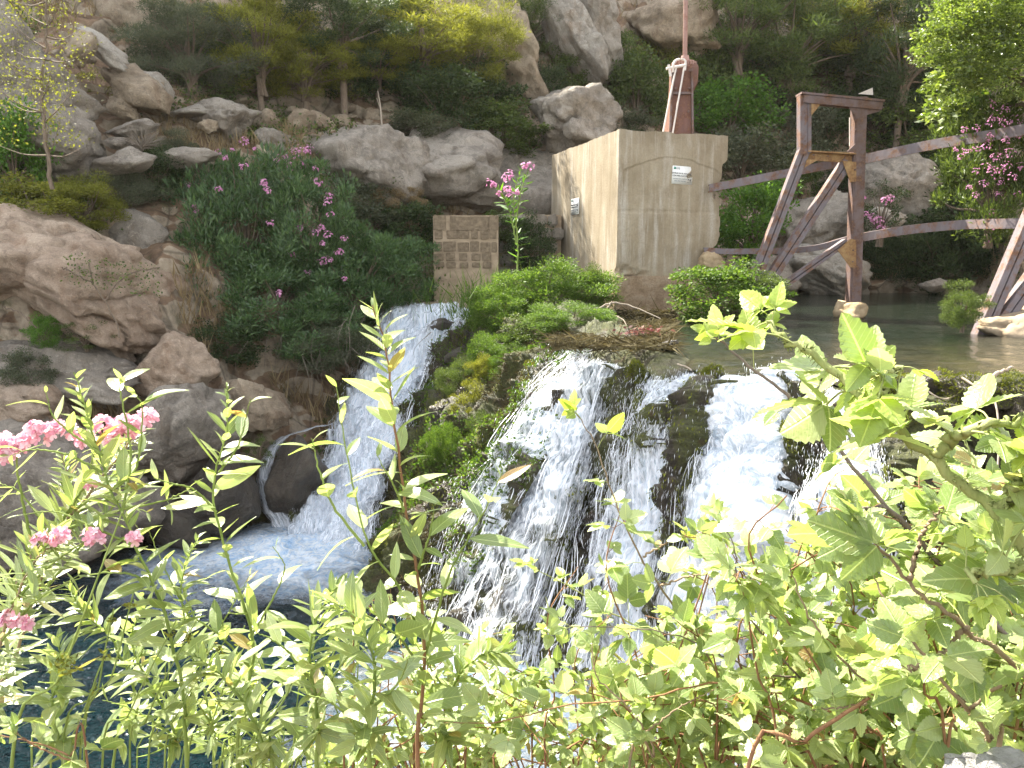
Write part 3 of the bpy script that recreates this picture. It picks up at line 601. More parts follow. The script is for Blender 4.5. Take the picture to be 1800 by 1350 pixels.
def add_edge(o, vals):
    at = o.data.attributes.new('edge', 'FLOAT', 'POINT'); at.data.foreach_set('value', np.asarray(vals, np.float32))
def waterfall(label, ua, ub, vtop, vbot, layers, drops, dsize=1.0, uvs=1.0):
    """ua, ub: functions v -> u of the two edges"""
    root = empty('waterfall', dam_base(np.array([(ua(vbot) + ub(vbot)) / 2]), np.array([min(vbot, 3.99)]))[0], label, 'waterfall', 'waterfalls pouring over the rock weir')
    for li, (mat, off) in enumerate(layers):
        nu, nv = 170, 210; s = np.linspace(0, 1, nu); v = np.linspace(vtop, vbot, nv); Sg, Vg = np.meshgrid(s, v, indexing='ij')
        a = np.array([ua(x) for x in v]); b = np.array([ub(x) for x in v]); Ug = a[None] * (1 - Sg) + b[None] * Sg
        uf, vf = np.clip(Ug.ravel(), 0, 10.98), Vg.ravel(); base = dam_base(uf, vf); nn = dam_normal(uf, vf)
        hump = .10 * np.clip(vf - vtop, 0, 1.0)
        dd = dam_disp(base, uf, vf) * .62 + off + hump + fbm(base * np.array([1, 1, .3]), 3.2, 3, 300 + li) * .03 + fbm(base * np.array([1, 1, .4]), 12, 3, 310 + li, .7) * .03
        dd = np.where(vf < .06 + vtop, np.minimum(dd, .07), dd)
        W = base + nn * dd[:, None]
        wm = np.linalg.norm(dam_base(np.array([ub(1.5)]), np.array([1.5])) - dam_base(np.array([ua(1.5)]), np.array([1.5])))
        uv = np.stack([Sg * wm, Vg * 1.15 * uvs], -1); ob = MB(); grid(ob, W.reshape(nu, nv, 3), uv)
        o = ob.build('water_sheet', M[mat], root)
        e = np.clip(np.minimum(Sg, 1 - Sg) / .22, 0, 1) * 1.7 - 1.1; e = np.minimum(e, np.clip((Vg - vtop) / .12, 0, 1) * .8 + .0)
        e = e + fbm(base * np.array([1, 1, .5]), 1.3, 3, 321).reshape(e.shape) * .7
        add_edge(o, e.ravel())
    if drops:
        n = int(drops * 2.6); s = rng.beta(.9, .9, n); v = vtop + (vbot - vtop) * rng.uniform(0, 1, n) ** .8
        a = np.array([ua(x) for x in v]) - .05; b = np.array([ub(x) for x in v]) + .05; u = np.clip(a * (1 - s) + b * s + rng.normal(size=n) * .05, 0, 10.98)
        bp = dam_base(u, v); nn = dam_normal(u, v); fl = nrmz(dam_base(u, np.clip(v + .05, 0, 3.99)) - bp)
        p = bp + nn * (dam_disp(bp, u, v) * .6 + .1 + np.abs(rng.normal(size=n)) * .11)[:, None]
        k = fbm(p * np.array([1, 1, .35]), 2.1, 3, 331) > rng.uniform(-.9, .6, n); p, fl = p[k], fl[k]; n = len(p)
        ob = MB(); leaves(ob, T_N4, p, fl + rng.normal(size=(n, 3)) * .16, rdir(n), rng.uniform(.02, .10, n) * dsize, 0, rng.uniform(.4, 1.3, n))
        ob.build('spray', M['drops'], root)
        n = int(drops * .16); m = 12; s = rng.beta(.95, .95, n); v0 = vtop + (vbot - vtop) * rng.uniform(-.05, .9, n); ln = rng.uniform(.08, .5, n); vv = np.clip(v0[:, None] + ln[:, None] * np.linspace(0, 1, m)[None], vtop, min(vbot, 3.98))
        A_ = np.interp(vv, np.linspace(0, 4, 41), [ua(x) for x in np.linspace(0, 4, 41)]); B_ = np.interp(vv, np.linspace(0, 4, 41), [ub(x) for x in np.linspace(0, 4, 41)])
        uu = np.clip(A_ * (1 - s[:, None]) + B_ * s[:, None] + np.cumsum(rng.normal(size=(n, m)) * .0022, 1), 0, 10.98); bp = dam_base(uu.ravel(), vv.ravel()); nn = dam_normal(uu.ravel(), vv.ravel())
        dq = dam_disp(bp, uu.ravel(), vv.ravel()).reshape(n, m) * .6; dq = (dq[:, :1] + (dq[:, -1:] - dq[:, :1]) * np.linspace(0, 1, m)[None] + np.maximum(0, dq.max(1) - np.maximum(dq[:, 0], dq[:, -1]))[:, None] * np.sin(np.linspace(0, np.pi, m))[None]).ravel()
        of = np.repeat(rng.uniform(.03, .13, n), m); p = (bp + nn * (dq + of + .10 * np.clip(vv.ravel() - vtop, 0, 1))[:, None]).reshape(n, m, 3); nn = nn.reshape(n, m, 3)
        k = fbm(p[:, m // 2] * np.array([1, 1, .35]), 1.9, 3, 335) > rng.uniform(-.8, .6, n); p, nn = p[k], nn[k]; n = len(p)
        tg = nrmz(np.gradient(p, axis=1)); sd_ = nrmz(np.cross(tg, nn)); wd_ = rng.uniform(.002, .010, n)[:, None, None] * np.sin(np.linspace(.25, 2.9, m))[None, :, None] * dsize
        p = p + (fbm(p, 7, 2, 340) * .004)[..., None]; G = np.stack([p - sd_ * wd_, p + nn * wd_ * .7, p + sd_ * wd_], 2); F1 = grid_faces(m, 3); ob = MB()
        ob.add(G.reshape(-1, 3), (F1[None] + (np.arange(n) * m * 3)[:, None, None]).reshape(-1, 4)); ob.build('water_strands', M['drops'], root)
    return root
T_N4 = (np.array([(-.045, .3, 0), (.045, .3, 0), (0, .35, .045), (0, 0, 0), (0, 1, 0)]), np.array([(0, 1, 4), (1, 2, 4), (2, 0, 4), (0, 3, 1), (1, 3, 2), (2, 3, 0)]), np.zeros((5, 2)))
def lin(*kv):
    xs_, ys_ = zip(*kv); return lambda v: float(np.interp(v, xs_, ys_))
waterfall('tall bluish white chute plunging beside the oleander bank, farthest left', lin((0, 1.05), (1, 1.0), (3, 1.0), (4, 1.0)), lin((0, 3.02), (1, 2.98), (2, 2.98), (3, 2.95), (4, 2.9)), 0, 3.7, [('fall_dense', .08), ('fall_dense', .2), ('fall', .32)], 9000, 1.3)
waterfall('slanting cascade spreading down dark rocks right of the grassy ridge', lin((0, 5.35), (.5, 5.15), (1, 4.95), (2, 4.8), (3, 4.75), (4, 4.7)), lin((0, 6.45), (1, 6.5), (2, 6.6), (4, 6.7)), .05, 3.9, [('fall_thin', .08)], 10000)
waterfall('thin veil cascade between the two mossy rock ribs', lin((0, 6.7), (1, 6.68), (4, 6.5)), lin((0, 7.62), (1, 7.62), (2, 7.7), (4, 7.8)), .05, 3.9, [('fall_thin', .08)], 7000, .8)
waterfall('brilliant white sunlit fall right of the tall mossy rib', lin((0, 7.85), (1, 7.78), (4, 7.7)), lin((0, 8.76), (1, 8.72), (4, 8.7)), .05, 3.9, [('fall', .06), ('fall_thin', .16)], 9000, .8)
waterfall('broken white fall behind the bramble leaves at the right', lin((0, 8.95), (1, 8.9), (4, 8.8)), lin((0, 9.3), (1, 9.4), (4, 9.5)), .1, 3.9, [('fall', .06), ('fall', .16)], 6000, .7)
# small side trickle round the dark boulder
root = empty('side_trickle', P(500, 925, 13.6), 'narrow side trickle curving round the dark wet boulder', 'waterfall'); mb = MB()
pth = smooth_path([P(585, 742, 15.6), P(545, 752, 15.2), P(500, 768, 14.7), P(475, 800, 14.3), P(470, 850, 14.0), P(480, 890, 13.75), P(503, 930, 13.5)], 60)
wd_ = np.interp(np.linspace(0, 1, 60), [0, .4, 1], [.10, .16, .22]); s = np.linspace(-1, 1, 14)
Sg = pth[:, None] + s[None, :, None] * wd_[:, None, None] * np.array([1, .1, .25]) - np.array([0, .18, 0]) * (1 - s[None, :, None] ** 2); Sg = Sg + (fbm(Sg, 6, 3, 5) * .03)[..., None]
L = np.linspace(0, 2.6, 60); uv = np.stack(np.broadcast_arrays(s[None] * .35, L[:, None]), -1); grid(mb, Sg, uv)
o = mb.build('water_sheet', M['fall'], root); add_edge(o, np.broadcast_to((1 - np.abs(s) ** 3)[None] * .8 - .2, (60, 14)).ravel())

# foam where the falls hit the pool
def foam(cx, cy, rx, ry, seed, amp=.14, n=110):
    r = np.linspace(0, 1, n); th = np.linspace(0, 2 * np.pi, 121); Rg, Tg = np.meshgrid(r, th, indexing='ij')
    X = cx + rx * Rg * np.cos(Tg); Y = cy + ry * Rg * np.sin(Tg); q = np.stack([X, Y, X * 0], -1)
    e = 1 - Rg; Z = ZP + .075 + amp * np.clip(e * 1.4, 0, 1) * (.6 + .5 * fbm(q, 1.6, 5, seed)) * 1.2 + .02 * fbm(q, 7, 3, seed + 3)
    m = MB(); grid(m, np.stack([X, Y, Z], -1)); return m, (e * 1.25 + .25 * fbm(q, .9, 3, seed + 5)).ravel()
c = PV(575, 985, 12.9); m, e = foam(c.x - .35, 12.1, 2.9, 2.5, 401, .16)
o = m.build('pool_foam', M['foam']); add_edge(o, e); tag(o, 'blue white foam boiling at the foot of the tall chute', None, None, 'stuff')
c = PV(960, 1230, 8.4); m, e = foam(c.x + .9, 7.9, 4.2, 2.0, 431, .3); o = m.build('cascade_foam', M['foam']); add_edge(o, e); tag(o, 'white foam where the cascades reach the pool', None, None, 'stuff')

# ---------------------------------------------------------------- near bank the photographer stands on
xs = np.linspace(-9, 12, 120); ys = np.linspace(-9, 6.8, 110); X, Y = np.meshgrid(xs, ys, indexing='ij')
edge = 2.0 + .12 * X + np.clip(X - 3, 0, 9) * .55
Z = -.55 - np.clip(Y - edge + 1.2, 0, 9) * 1.25 + fbm(np.stack([X, Y, X * 0], -1), .9, 4, 501) * .12
Z = np.maximum(Z, -5.2); mb = MB(); grid(mb, np.stack([X, Y, Z], -1))
tag(mb.build('bank_ground', M['hill']), 'earth bank under the foreground plants', None, None, 'structure')
def bank_z(x, y): return -.55 - max(0, y - (2.0 + .12 * x) + 1.2) * 1.25

# ---------------------------------------------------------------- boulders
def boulder_data(seed, sub=4, planes=12, rough=.16, groove=1.0):
    r_ = np.random.default_rng(seed); bm = bmesh.new(); bmesh.ops.create_icosphere(bm, subdivisions=sub, radius=1)
    V = np.array([v.co[:] for v in bm.verts]); F = np.array([[v.index for v in f.verts] for f in bm.faces]); bm.free()
    nn = nrmz(r_.normal(size=(planes, 3))); h = r_.uniform(.55, .98, planes)
    dt = V @ nn.T; q = np.where(dt > .08, h / np.maximum(dt, .08), 9); q = np.minimum(q, 1.25)
    k = 34.0; rr = -np.log(np.exp(-k * q).sum(1) + math.exp(-k * 1.12)) / k
    V2 = V * rr[:, None]; V2 = V2 * (1 + fbm(V2 + seed, 1.4, 3, seed)[:, None] * rough + fbm(V2 + seed, 4, 4, seed + 3)[:, None] * rough * .42 + np.maximum(0, ridge(V2 * 1.0 + seed, 2.2, 3, seed + 11))[:, None] * rough * .35)
    cr = np.abs(vn(V2 * 1.6 + seed * 3.1, seed + 7)); V2 = V2 * (1 - .10 * groove * np.exp(-(cr / .045) ** 2))[:, None]; cr = np.abs(vn(V2 * np.array([1, 1, 3.2]) * 1.1 + seed, seed + 8)); V2 = V2 * (1 - .055 * groove * np.exp(-(cr / .04) ** 2))[:, None]; V2 = V2 * (1 + .05 * groove * (vn(V2 * 2.3 + seed, seed + 21) > .15))[:, None]
    return V2, F
def boulder(px, py, wpx, hpx_, d, mat, label, rot=0, seed=1, group='boulders on the hillside', sub=4, thick=None, name='boulder', rough=.15):
    wetm = mat in ('dam', 'rock_wet'); V, F = boulder_data(seed, sub, rough=.3 if mat == 'dam' else rough, groove=0.0 if wetm else 1.0); ex = V.max(0) - V.min(0); V = (V - (V.max(0) + V.min(0)) / 2) / ex * 2
    a = R(rot); V = V * np.array([wpx / 2, (wpx + hpx_) / 4 if thick is None else thick, hpx_ / 2])
    V = np.stack([V[:, 0] * math.cos(a) - V[:, 2] * math.sin(a), V[:, 1], V[:, 0] * math.sin(a) + V[:, 2] * math.cos(a)], 1)
    V = V * (d / FPX) * 1.04
    o = MB(); o.add(V, F); me = o.build(name, M[mat]); me.location = PV(px, py, d); tag(me, label, 'rock' if name != 'boulder' else 'boulder', group); return me
BL = [ # px, py, w, h, depth, material, label, rot, seed, sub
 (1006, 212, 152, 128, 24.2, 'rock_grey', 'big rounded grey boulder perched behind the concrete block', -18, 3, 5),
 (1040, 235, 95, 75, 23.6, 'rock_grey', 'angular grey lump leaning on the big perched boulder', -30, 14, 4),
 (240, 163, 120, 75, 18.6, 'rock_tan', 'tan diamond shaped boulder below the upper left cliff', -38, 5, 4),
 (214, 192, 62, 30, 18.3, 'rock_tan', 'small flat tan rock wedged under the diamond shaped boulder', -25, 6, 4),
 (282, 153, 62, 30, 19.2, 'rock_pale', 'small pale rock right of the diamond shaped boulder', -50, 7, 4),
 (190, 90, 110, 34, 18.4, 'rock_pale', 'long pale rock edge descending from the left cliff', -38, 8, 4),
 (142, 85, 45, 62, 17.6, 'rock_tan', 'orange tan rock face in a hollow of the left cliff', -15, 9, 4),
 (528, 148, 130, 95, 24.0, 'rock_tan', 'big tan pointed boulder under the dark pines', -20, 10, 5),
 (485, 160, 90, 45, 23.6, 'rock_tan', 'low tan shoulder left of the pointed boulder', 12, 12, 4),
 (395, 212, 112, 70, 19.8, 'rock_grey', 'grey wedge slab in the middle of the rubble ledge', 0, 11, 5),
 (345, 196, 95, 22, 19.6, 'rock_pale', 'pale flat slab edge on the rubble ledge', 6, 13, 4),
 (468, 213, 48, 40, 20.6, 'rock_tan', 'rough tan rock right of the grey wedge slab', -20, 15, 4),
 (555, 212, 60, 32, 21, 'rock_tan', 'pale topped rock below the pointed boulder', -10, 16, 4),
 (528, 222, 62, 50, 20.6, 'rock_tan', 'brown squarish rock in the rubble under the pointed boulder', 20, 17, 4),
 (492, 252, 84, 40, 19.8, 'rock_grey', 'bluish grey slab above the pink oleander flowers', -12, 18, 4),
 (470, 276, 46, 28, 19.2, 'rock_tan', 'small tan rock touching the oleander flowers', -28, 19, 4),
 (365, 222, 34, 24, 19.2, 'rock_tan', 'little tan stone under the grey wedge slab', -10, 20, 4),
 (232, 226, 96, 30, 17.4, 'rock_grey', 'flat bluish slab on the left of the ledge', 4, 21, 4),
 (200, 252, 50, 20, 17.0, 'rock_grey', 'grey stone under the flat bluish slab', -4, 23, 4),
 (215, 285, 120, 44, 16.6, 'rock_grey', 'long grey slab above the olive scrub', 12, 22, 4),
 (330, 278, 110, 40, 17.6, 'rock_grey', 'half buried grey slab left of the oleander top', 10, 24, 4),
 (232, 30, 270, 170, 23.5, 'rock_tan', 'broad tan cliff face at the top left', -22, 25, 5),
 (440, 20, 190, 130, 26, 'rock_tan', 'shaded tan cliff bulge behind the dark pines', -10, 26, 5),
 (50, 140, 210, 270, 17.2, 'rock_grey', 'tall grey cliff slab behind the thin tree at the left', 10, 27, 5),
 (90, 245, 160, 130, 16.6, 'rock_grey', 'lower grey buttress of the left cliff', -20, 28, 5),
 (905, 118, 240, 130, 27.5, 'rock_tan', 'tan slab leaning down behind the centre pines', -58, 29, 5),
 (1000, 60, 200, 78, 28.0, 'rock_pale', 'long pale slab right of the leaning tan slab', -62, 30, 5),
 (1042, 40, 190, 92, 28.6, 'rock_pale', 'smooth pale slab at the top, just right of centre', -60, 31, 5),
 (1180, 30, 170, 130, 31, 'rock_tan', 'tan crag crossing behind the threaded rod', -15, 32, 5),
 (640, 160, 150, 90, 25.5, 'rock_tan', 'low brown outcrop between the pine trunks', -10, 33, 4),
 (648, 300, 210, 150, 20.6, 'rock_grey', 'left end of the smooth grey rock wall', 8, 34, 5),
 (770, 305, 250, 170, 22.2, 'rock_grey', 'middle bulge of the smooth grey rock wall', -10, 35, 5),
 (895, 330, 210, 190, 24.0, 'rock_grey', 'cracked right part of the grey rock wall', -30, 36, 5),
 (950, 415, 120, 100, 23.4, 'rock_grey', 'grey rock between masonry wall and concrete block', 10, 37, 4),
 (1575, 345, 170, 130, 29.5, 'rock_grey', 'large pale grey rock seen behind the steel post', -20, 38, 5),
 (1435, 385, 130, 120, 28.5, 'rock_grey', 'grey rock seen between the diagonal steel legs', -35, 39, 5),
 (1552, 392, 68, 50, 26.5, 'rock_pale', 'small pale boulder behind the steel post', -8, 40, 4),
 (1455, 478, 170, 95, 27.5, 'rock_pale', 'pale sloping rock at the waterline behind the steel legs', -28, 41, 5),
 (1640, 502, 50, 26, 26.5, 'rock_grey', 'small grey rock breaking the river surface', 0, 42, 4),
 (1340, 480, 130, 70, 26.5, 'rock_grey', 'low grey rock behind the shrub beside the block', -20, 43, 4),
 (250, 420, 100, 90, 16.6, 'rock_grey', 'weathered grey rock above the pink slab', -40, 44, 4),
 (100, 482, 430, 190, 14.6, 'rock_pink', 'huge smooth pinkish rock slab at the left', -24, 45, 6),
 (20, 470, 300, 200, 14.2, 'rock_pink', 'pinkish bedrock at the left edge under the scrub', -18, 46, 5),
 (200, 560, 190, 110, 14.6, 'rock_pink', 'rounded lower end of the pink slab beside the bank', -20, 47, 5),
 (90, 640, 330, 90, 13.7, 'rock_grey', 'grey ledge below the huge pink slab', -8, 48, 5),
 (20, 710, 260, 120, 13.2, 'rock_pink', 'pink brown rock at the left edge above the flowers', -12, 49, 5),
 (312, 655, 140, 125, 14.0, 'rock_pink', 'rounded reddish topped boulder in the left bank', -25, 50, 5),
 (320, 770, 190, 210, 13.4, 'rock_grey', 'dark grey mass under the reddish boulder', -10, 51, 5),
 (450, 712, 130, 90, 14.3, 'rock_tan', 'brown boulder between the left bank and the trickle', -15, 52, 5),
 (120, 860, 360, 260, 12.3, 'rock_grey', 'big grey waterside rock behind the near oleander flowers', -6, 53, 5),
 (-60, 900, 260, 240, 11.8, 'rock_grey', 'grey rock at the left edge above the pool', 5, 54, 5),
 (400, 865, 130, 160, 13.2, 'rock_wet', 'dark wet rock between the grey rocks and the trickle', -12, 55, 5),
 (528, 845, 108, 160, 14.0, 'rock_wet', 'dark brown wet boulder between trickle and tall chute', -8, 56, 5),
 (300, 930, 150, 90, 12.6, 'rock_wet', 'low dark rock at the edge of the pool', -5, 57, 4)]
for i, (px, py, w_, h_, d, m_, lb, ro, sd_, sb) in enumerate(BL):
    wet = m_ == 'rock_wet'
    boulder(px, py, w_, h_, d, m_, lb, ro, sd_, 'rocks of the left bank' if px < 600 and py > 400 else 'boulders on the hillside', sb)
boulder(775, 572, 46, 26, 16.9, 'rock_wet', 'small black rock splitting the water at the top of the chute', 12, 61, 'rocks in the falls')
boulder(812, 632, 50, 48, 15.7, 'rock_wet', 'smooth black rock at the right edge of the chute', 40, 62, 'rocks in the falls')
boulder(1000, 575, 70, 60, 13.8, 'rock_wet', 'black rounded rock under the grass at the weir crest', 10, 63, 'rocks on the weir crest')
boulder(1100, 590, 90, 34, 13.0, 'rock_wet', 'dark flat rock beside the red leaf litter', 5, 64, 'rocks on the weir crest')
boulder(1050, 570, 46, 24, 13.8, 'rock_tan', 'small ochre rock on the weir crest below the block', 0, 65, 'rocks on the weir crest')
boulder(1172, 608, 44, 22, 10.8, 'rock_wet', 'small wet stone where the cascade starts', 0, 66, 'rocks on the weir crest')
boulder(1640, 668, 70, 36, 7.2, 'rock_wet', 'mossy lump left of the ledge behind the brambles', 0, 68, 'mossy lumps at the weir lip')
boulder(1705, 682, 110, 50, 7.0, 'rock_wet', 'larger mossy lump on the ledge behind the brambles', -8, 69, 'mossy lumps at the weir lip')
boulder(1600, 690, 60, 34, 7.2, 'rock_tan', 'ochre crumbling stone beside the mossy lumps', -5, 70, 'mossy lumps at the weir lip')
boulder(1770, 1395, 240, 140, .62, 'rock_white', 'glaring white rock in the bottom right corner', -8, 71, 'white rocks in the foreground', 5)
# moss tufts on lumps
def tuft_on(o, mat, n, L, nm):
    me = o.data; V = np.zeros(len(me.vertices) * 3, np.float32); me.vertices.foreach_get('co', V); V = V.reshape(-1, 3)
    k = rng.integers(0, len(V), n); k = k[fbm(V[k] + o.location.x, 5, 3, 9) > -.15]; p = V[k] + rng.normal(size=(len(k), 3)) * .01; nn = nrmz(p); s_ = nn[:, 2] > -.35; p, nn = p[s_], nn[s_]
    m = MB(); leaves(m, T_L, p * 1.0, nn + rdir(len(p)) * .7, rdir(len(p)), rng.uniform(.5, 1.2, len(p)) * L, 0, rng.uniform(1, 2.5, len(p)))
    q = m.build(nm, M[mat]); q.parent = o; return q
for (px, py, w_, h_, d, lb, sd_) in [(1122, 662, 44, 60, 9.8, 'mossy lump hanging over the left end of the cascade lip', 201), (1128, 730, 26, 90, 9.35, 'long mossy lump below the left end of the lip', 202), (1250, 672, 52, 56, 8.7, 'mossy cap on the tall rock rib between the falls', 203), (1256, 755, 34, 120, 8.35, 'mossy flank of the tall rock rib', 204), (1183, 690, 34, 34, 9.2, 'small bright mossy stone splitting the thin veil', 205), (1350, 706, 60, 40, 8.1, 'mossy stone in the lip of the sunlit fall', 206), (1395, 780, 44, 90, 7.6, 'mossy hump splitting the sunlit fall', 207), (960, 760, 40, 80, 11.1, 'dark hump in the left side of the slanting cascade', 208), (1020, 850, 36, 80, 10.2, 'mossy hump in the middle of the slanting cascade', 209), (1090, 1010, 44, 90, 8.7, 'low mossy hump at the foot of the slanting cascade', 210), (1530, 930, 120, 130, 6.75, 'orange brown mossy rock behind the large bramble leaves', 211), (1500, 1010, 80, 120, 6.7, 'green streaked rock under the orange brown mossy rock', 212), (1565, 676, 80, 44, 7.3, 'mossy cushion at the left end of the right hand ledge', 213), (1760, 690, 120, 60, 6.95, 'broad mossy cushion at the right end of the ledge', 214), (1660, 720, 120, 60, 7.0, 'crumbling ochre moss bank under the two mossy lumps', 215), (1600, 735, 70, 50, 7.0, 'shaded mossy bank below the ochre crumbling stone', 216)]:
    boulder(px, py, w_, h_, d, 'dam', lb, 10, sd_, 'mossy lumps at the weir lip', 4)
for o in list(col.objects):
    if o.get('group') == 'mossy lumps at the weir lip': tuft_on(o, 'moss', 5200, .028, 'moss_cover')
# rubble stones on the ledge and slope
mb_src = [boulder_data(900 + k, 3) for k in range(4)]; me_src = []
for k, (V, F) in enumerate(mb_src):
    m = MB(); m.add(V, F); me_src.append(m.data('loose_stone', M['rock_tan']))
SP = [(150, 105), (160, 300), (175, 205), (262, 210), (300, 190), (310, 235), (340, 240), (380, 250), (430, 240), (440, 215), (600, 215), (620, 205), (655, 205), (610, 190), (690, 215), (180, 265), (250, 258), (292, 225), (185, 140), (225, 120), (260, 118), (560, 245), (585, 240), (515, 195), (350, 165), (300, 140), (320, 120), (430, 175), (1110, 250), (1125, 235), (690, 190), (720, 215), (240, 250)]
stones = {}
for i, (x, y) in enumerate(SP):
    o = bpy.data.objects.new('loose_stone', me_src[i % 4]); col.objects.link(o); d = on_hill(x, y) - .35; o.location = PV(x, y, d)
    s_ = rng.uniform(7, 17) * d / FPX; o.scale = (s_ * rng.uniform(1, 1.5), s_, s_ * rng.uniform(.6, .9)); o.rotation_euler = (0, rng.uniform(-.5, .5), rng.uniform(0, 6))
    near = min(BL, key=lambda b: math.hypot(b[0] - x, b[1] - y)); stones.setdefault(near[6], []).append((x, o)); tag(o, None, 'stone', 'loose stones on the hillside ledge')

for lb, L_ in stones.items():
    L_.sort(key=lambda q: q[0]); words = {1: [''], 2: ['left hand ', 'right hand '], 3: ['leftmost ', 'middle ', 'rightmost ']}.get(len(L_)) or ['leftmost ', 'second '] + ['third ', 'fourth ', 'fifth ', 'sixth '][:len(L_) - 3] + ['rightmost ']
    for wd_, (x, o) in zip(words, L_): o['label'] = (wd_ + 'loose stone by the ' + ' '.join(lb.split()[:11]))
# ---------------------------------------------------------------- concrete block
az = R(17); ux = Vector((math.cos(az), math.sin(az), 0)); uy = Vector((-math.sin(az), math.cos(az), 0))
NC = PV(1083, 500, 17.5); NC.z = 0; ztop = 3.9; BW, BD = 2.63, 4.19
def bp(a, b, z): return NC + ux * a + uy * b + Vector((0, 0, z))
root = empty('concrete_block', bp(BW / 2, BD / 2, 0), 'tall weathered concrete block with broken right edge above the weir', 'concrete block')
def wall_patch(mb, o, du, dv, nu, nv, fn, mi=0, flip=False):
    s = np.linspace(0, 1, nu); t_ = np.linspace(0, 1, nv); Sg, Tg = np.meshgrid(s, t_, indexing='ij')
    pts = np.array(o)[None, None] + Sg[..., None] * np.array(du) + Tg[..., None] * np.array(dv)
    pts = fn(pts.reshape(-1, 3)).reshape(pts.shape); grid(mb, pts, None, mi, flip)
# the rise of the broken outline along the right-hand end, metres inward for each height
def right_in(z, y0=0):
    zz = [-.4, .75, .80, 1.05, 1.35, 1.6, 2.1, 2.45, 2.62, 2.75, 2.95, 3.3, 3.4, 3.95]; ii = [.28, .28, .42, .55, .36, .16, .10, .17, .34, .26, .12, .10, .0, .0]
    return np.interp(z, zz, ii)
def body_fn(p):
    q = p - np.array(NC); a = q @ np.array(ux); b = q @ np.array(uy); z = q[:, 2]
    inn = right_in(z + fbm(p, 3, 2, 601) * .08) * (1 + .25 * fbm(p, 5, 3, 602)); f = np.clip(a / BW, 0, 1) ** 6
    a2 = a - inn * f
    # rounded corners and a rough skin
    wob = fbm(p, 1.2, 3, 603) * .012 + fbm(p, 7, 3, 604) * .006
    cap = np.where((z > 3.0) & (z < 3.9), .0, 0)
    # recess edge where the upper render layer has broken away (an arch across the front)
    arch = 3.35 - .5 * (np.clip(a / BW, 0, 1) - .5) ** 2 * 2.6 + fbm(p, 3, 3, 606) * .05
    rec = np.where((b < .02) & (z < arch) & (a > .12), .015, 0) + np.where((b < .02) & (z < 2.25) & (z > 2.19), .006, 0) + np.where((b < .02) & (np.abs(a - 1.33) < .018) & (z < arch), .006, 0)
    # spall on the lower near corner
    sp_ = np.exp(-(((a - .2) / .38) ** 2 + ((z - .75) / .22) ** 2)) * (b < .3) * .17 * (1 + fbm(p, 6, 3, 607))
    tz = np.where(z > 3.8, fbm(p, 3, 3, 608) * .022, 0)
    tl = np.where(z > 3.6, -np.clip(b / BD, 0, 1) * .02, 0)
    return np.array(NC) + np.outer(a2 + wob * (f > .5), np.array(ux)) + np.outer(b + rec + sp_ + wob, np.array(uy)) + np.outer(z + tz + tl, [0, 0, 1.])
bodyz = .82
mb = MB(); zb = bodyz - .02; hz = ztop - zb
wall_patch(mb, bp(0, 0, zb), ux * BW, (0, 0, hz), 170, 190, body_fn)
wall_patch(mb, bp(0, BD, zb), uy * -BD, (0, 0, hz), 120, 100, body_fn)
wall_patch(mb, bp(BW, 0, zb), uy * BD, (0, 0, hz), 60, 190, body_fn)
wall_patch(mb, bp(BW, BD, zb), ux * -BW, (0, 0, hz), 40, 60, body_fn)
wall_patch(mb, bp(0, 0, ztop), ux * BW, uy * BD, 80, 60, body_fn)
mb.build('body', M['concrete'], root)
mb = MB(); pl = lambda p: p + np.stack([fbm(p, 3, 3, 611), fbm(p, 3, 3, 612), fbm(p, 4, 3, 613)], 1) * .018
e = .05
for o_, a_, b_ in ((bp(-e, -e, -.6), ux * (BW - .15), None), (bp(-e, BD, -.6), uy * -(BD + e), None), (bp(BW - .15 - e, -e, -.6), uy * (BD + e), None)):
    wall_patch(mb, o_, a_, (0, 0, bodyz + .6), 90, 40, pl)
wall_patch(mb, bp(-e, -e, bodyz), ux * (BW - .15), uy * (BD + e), 60, 60, pl)
mb.build('plinth', M['plinth'], root)
# loose broken piece at the foot of the cracked corner
o = boulder(1248, 462, 42, 40, 17.75, 'broken', 'broken concrete chunk under the cracked corner of the block', 8, 81, None, 4, name='concrete_chunk'); o['category'] = 'concrete chunk'

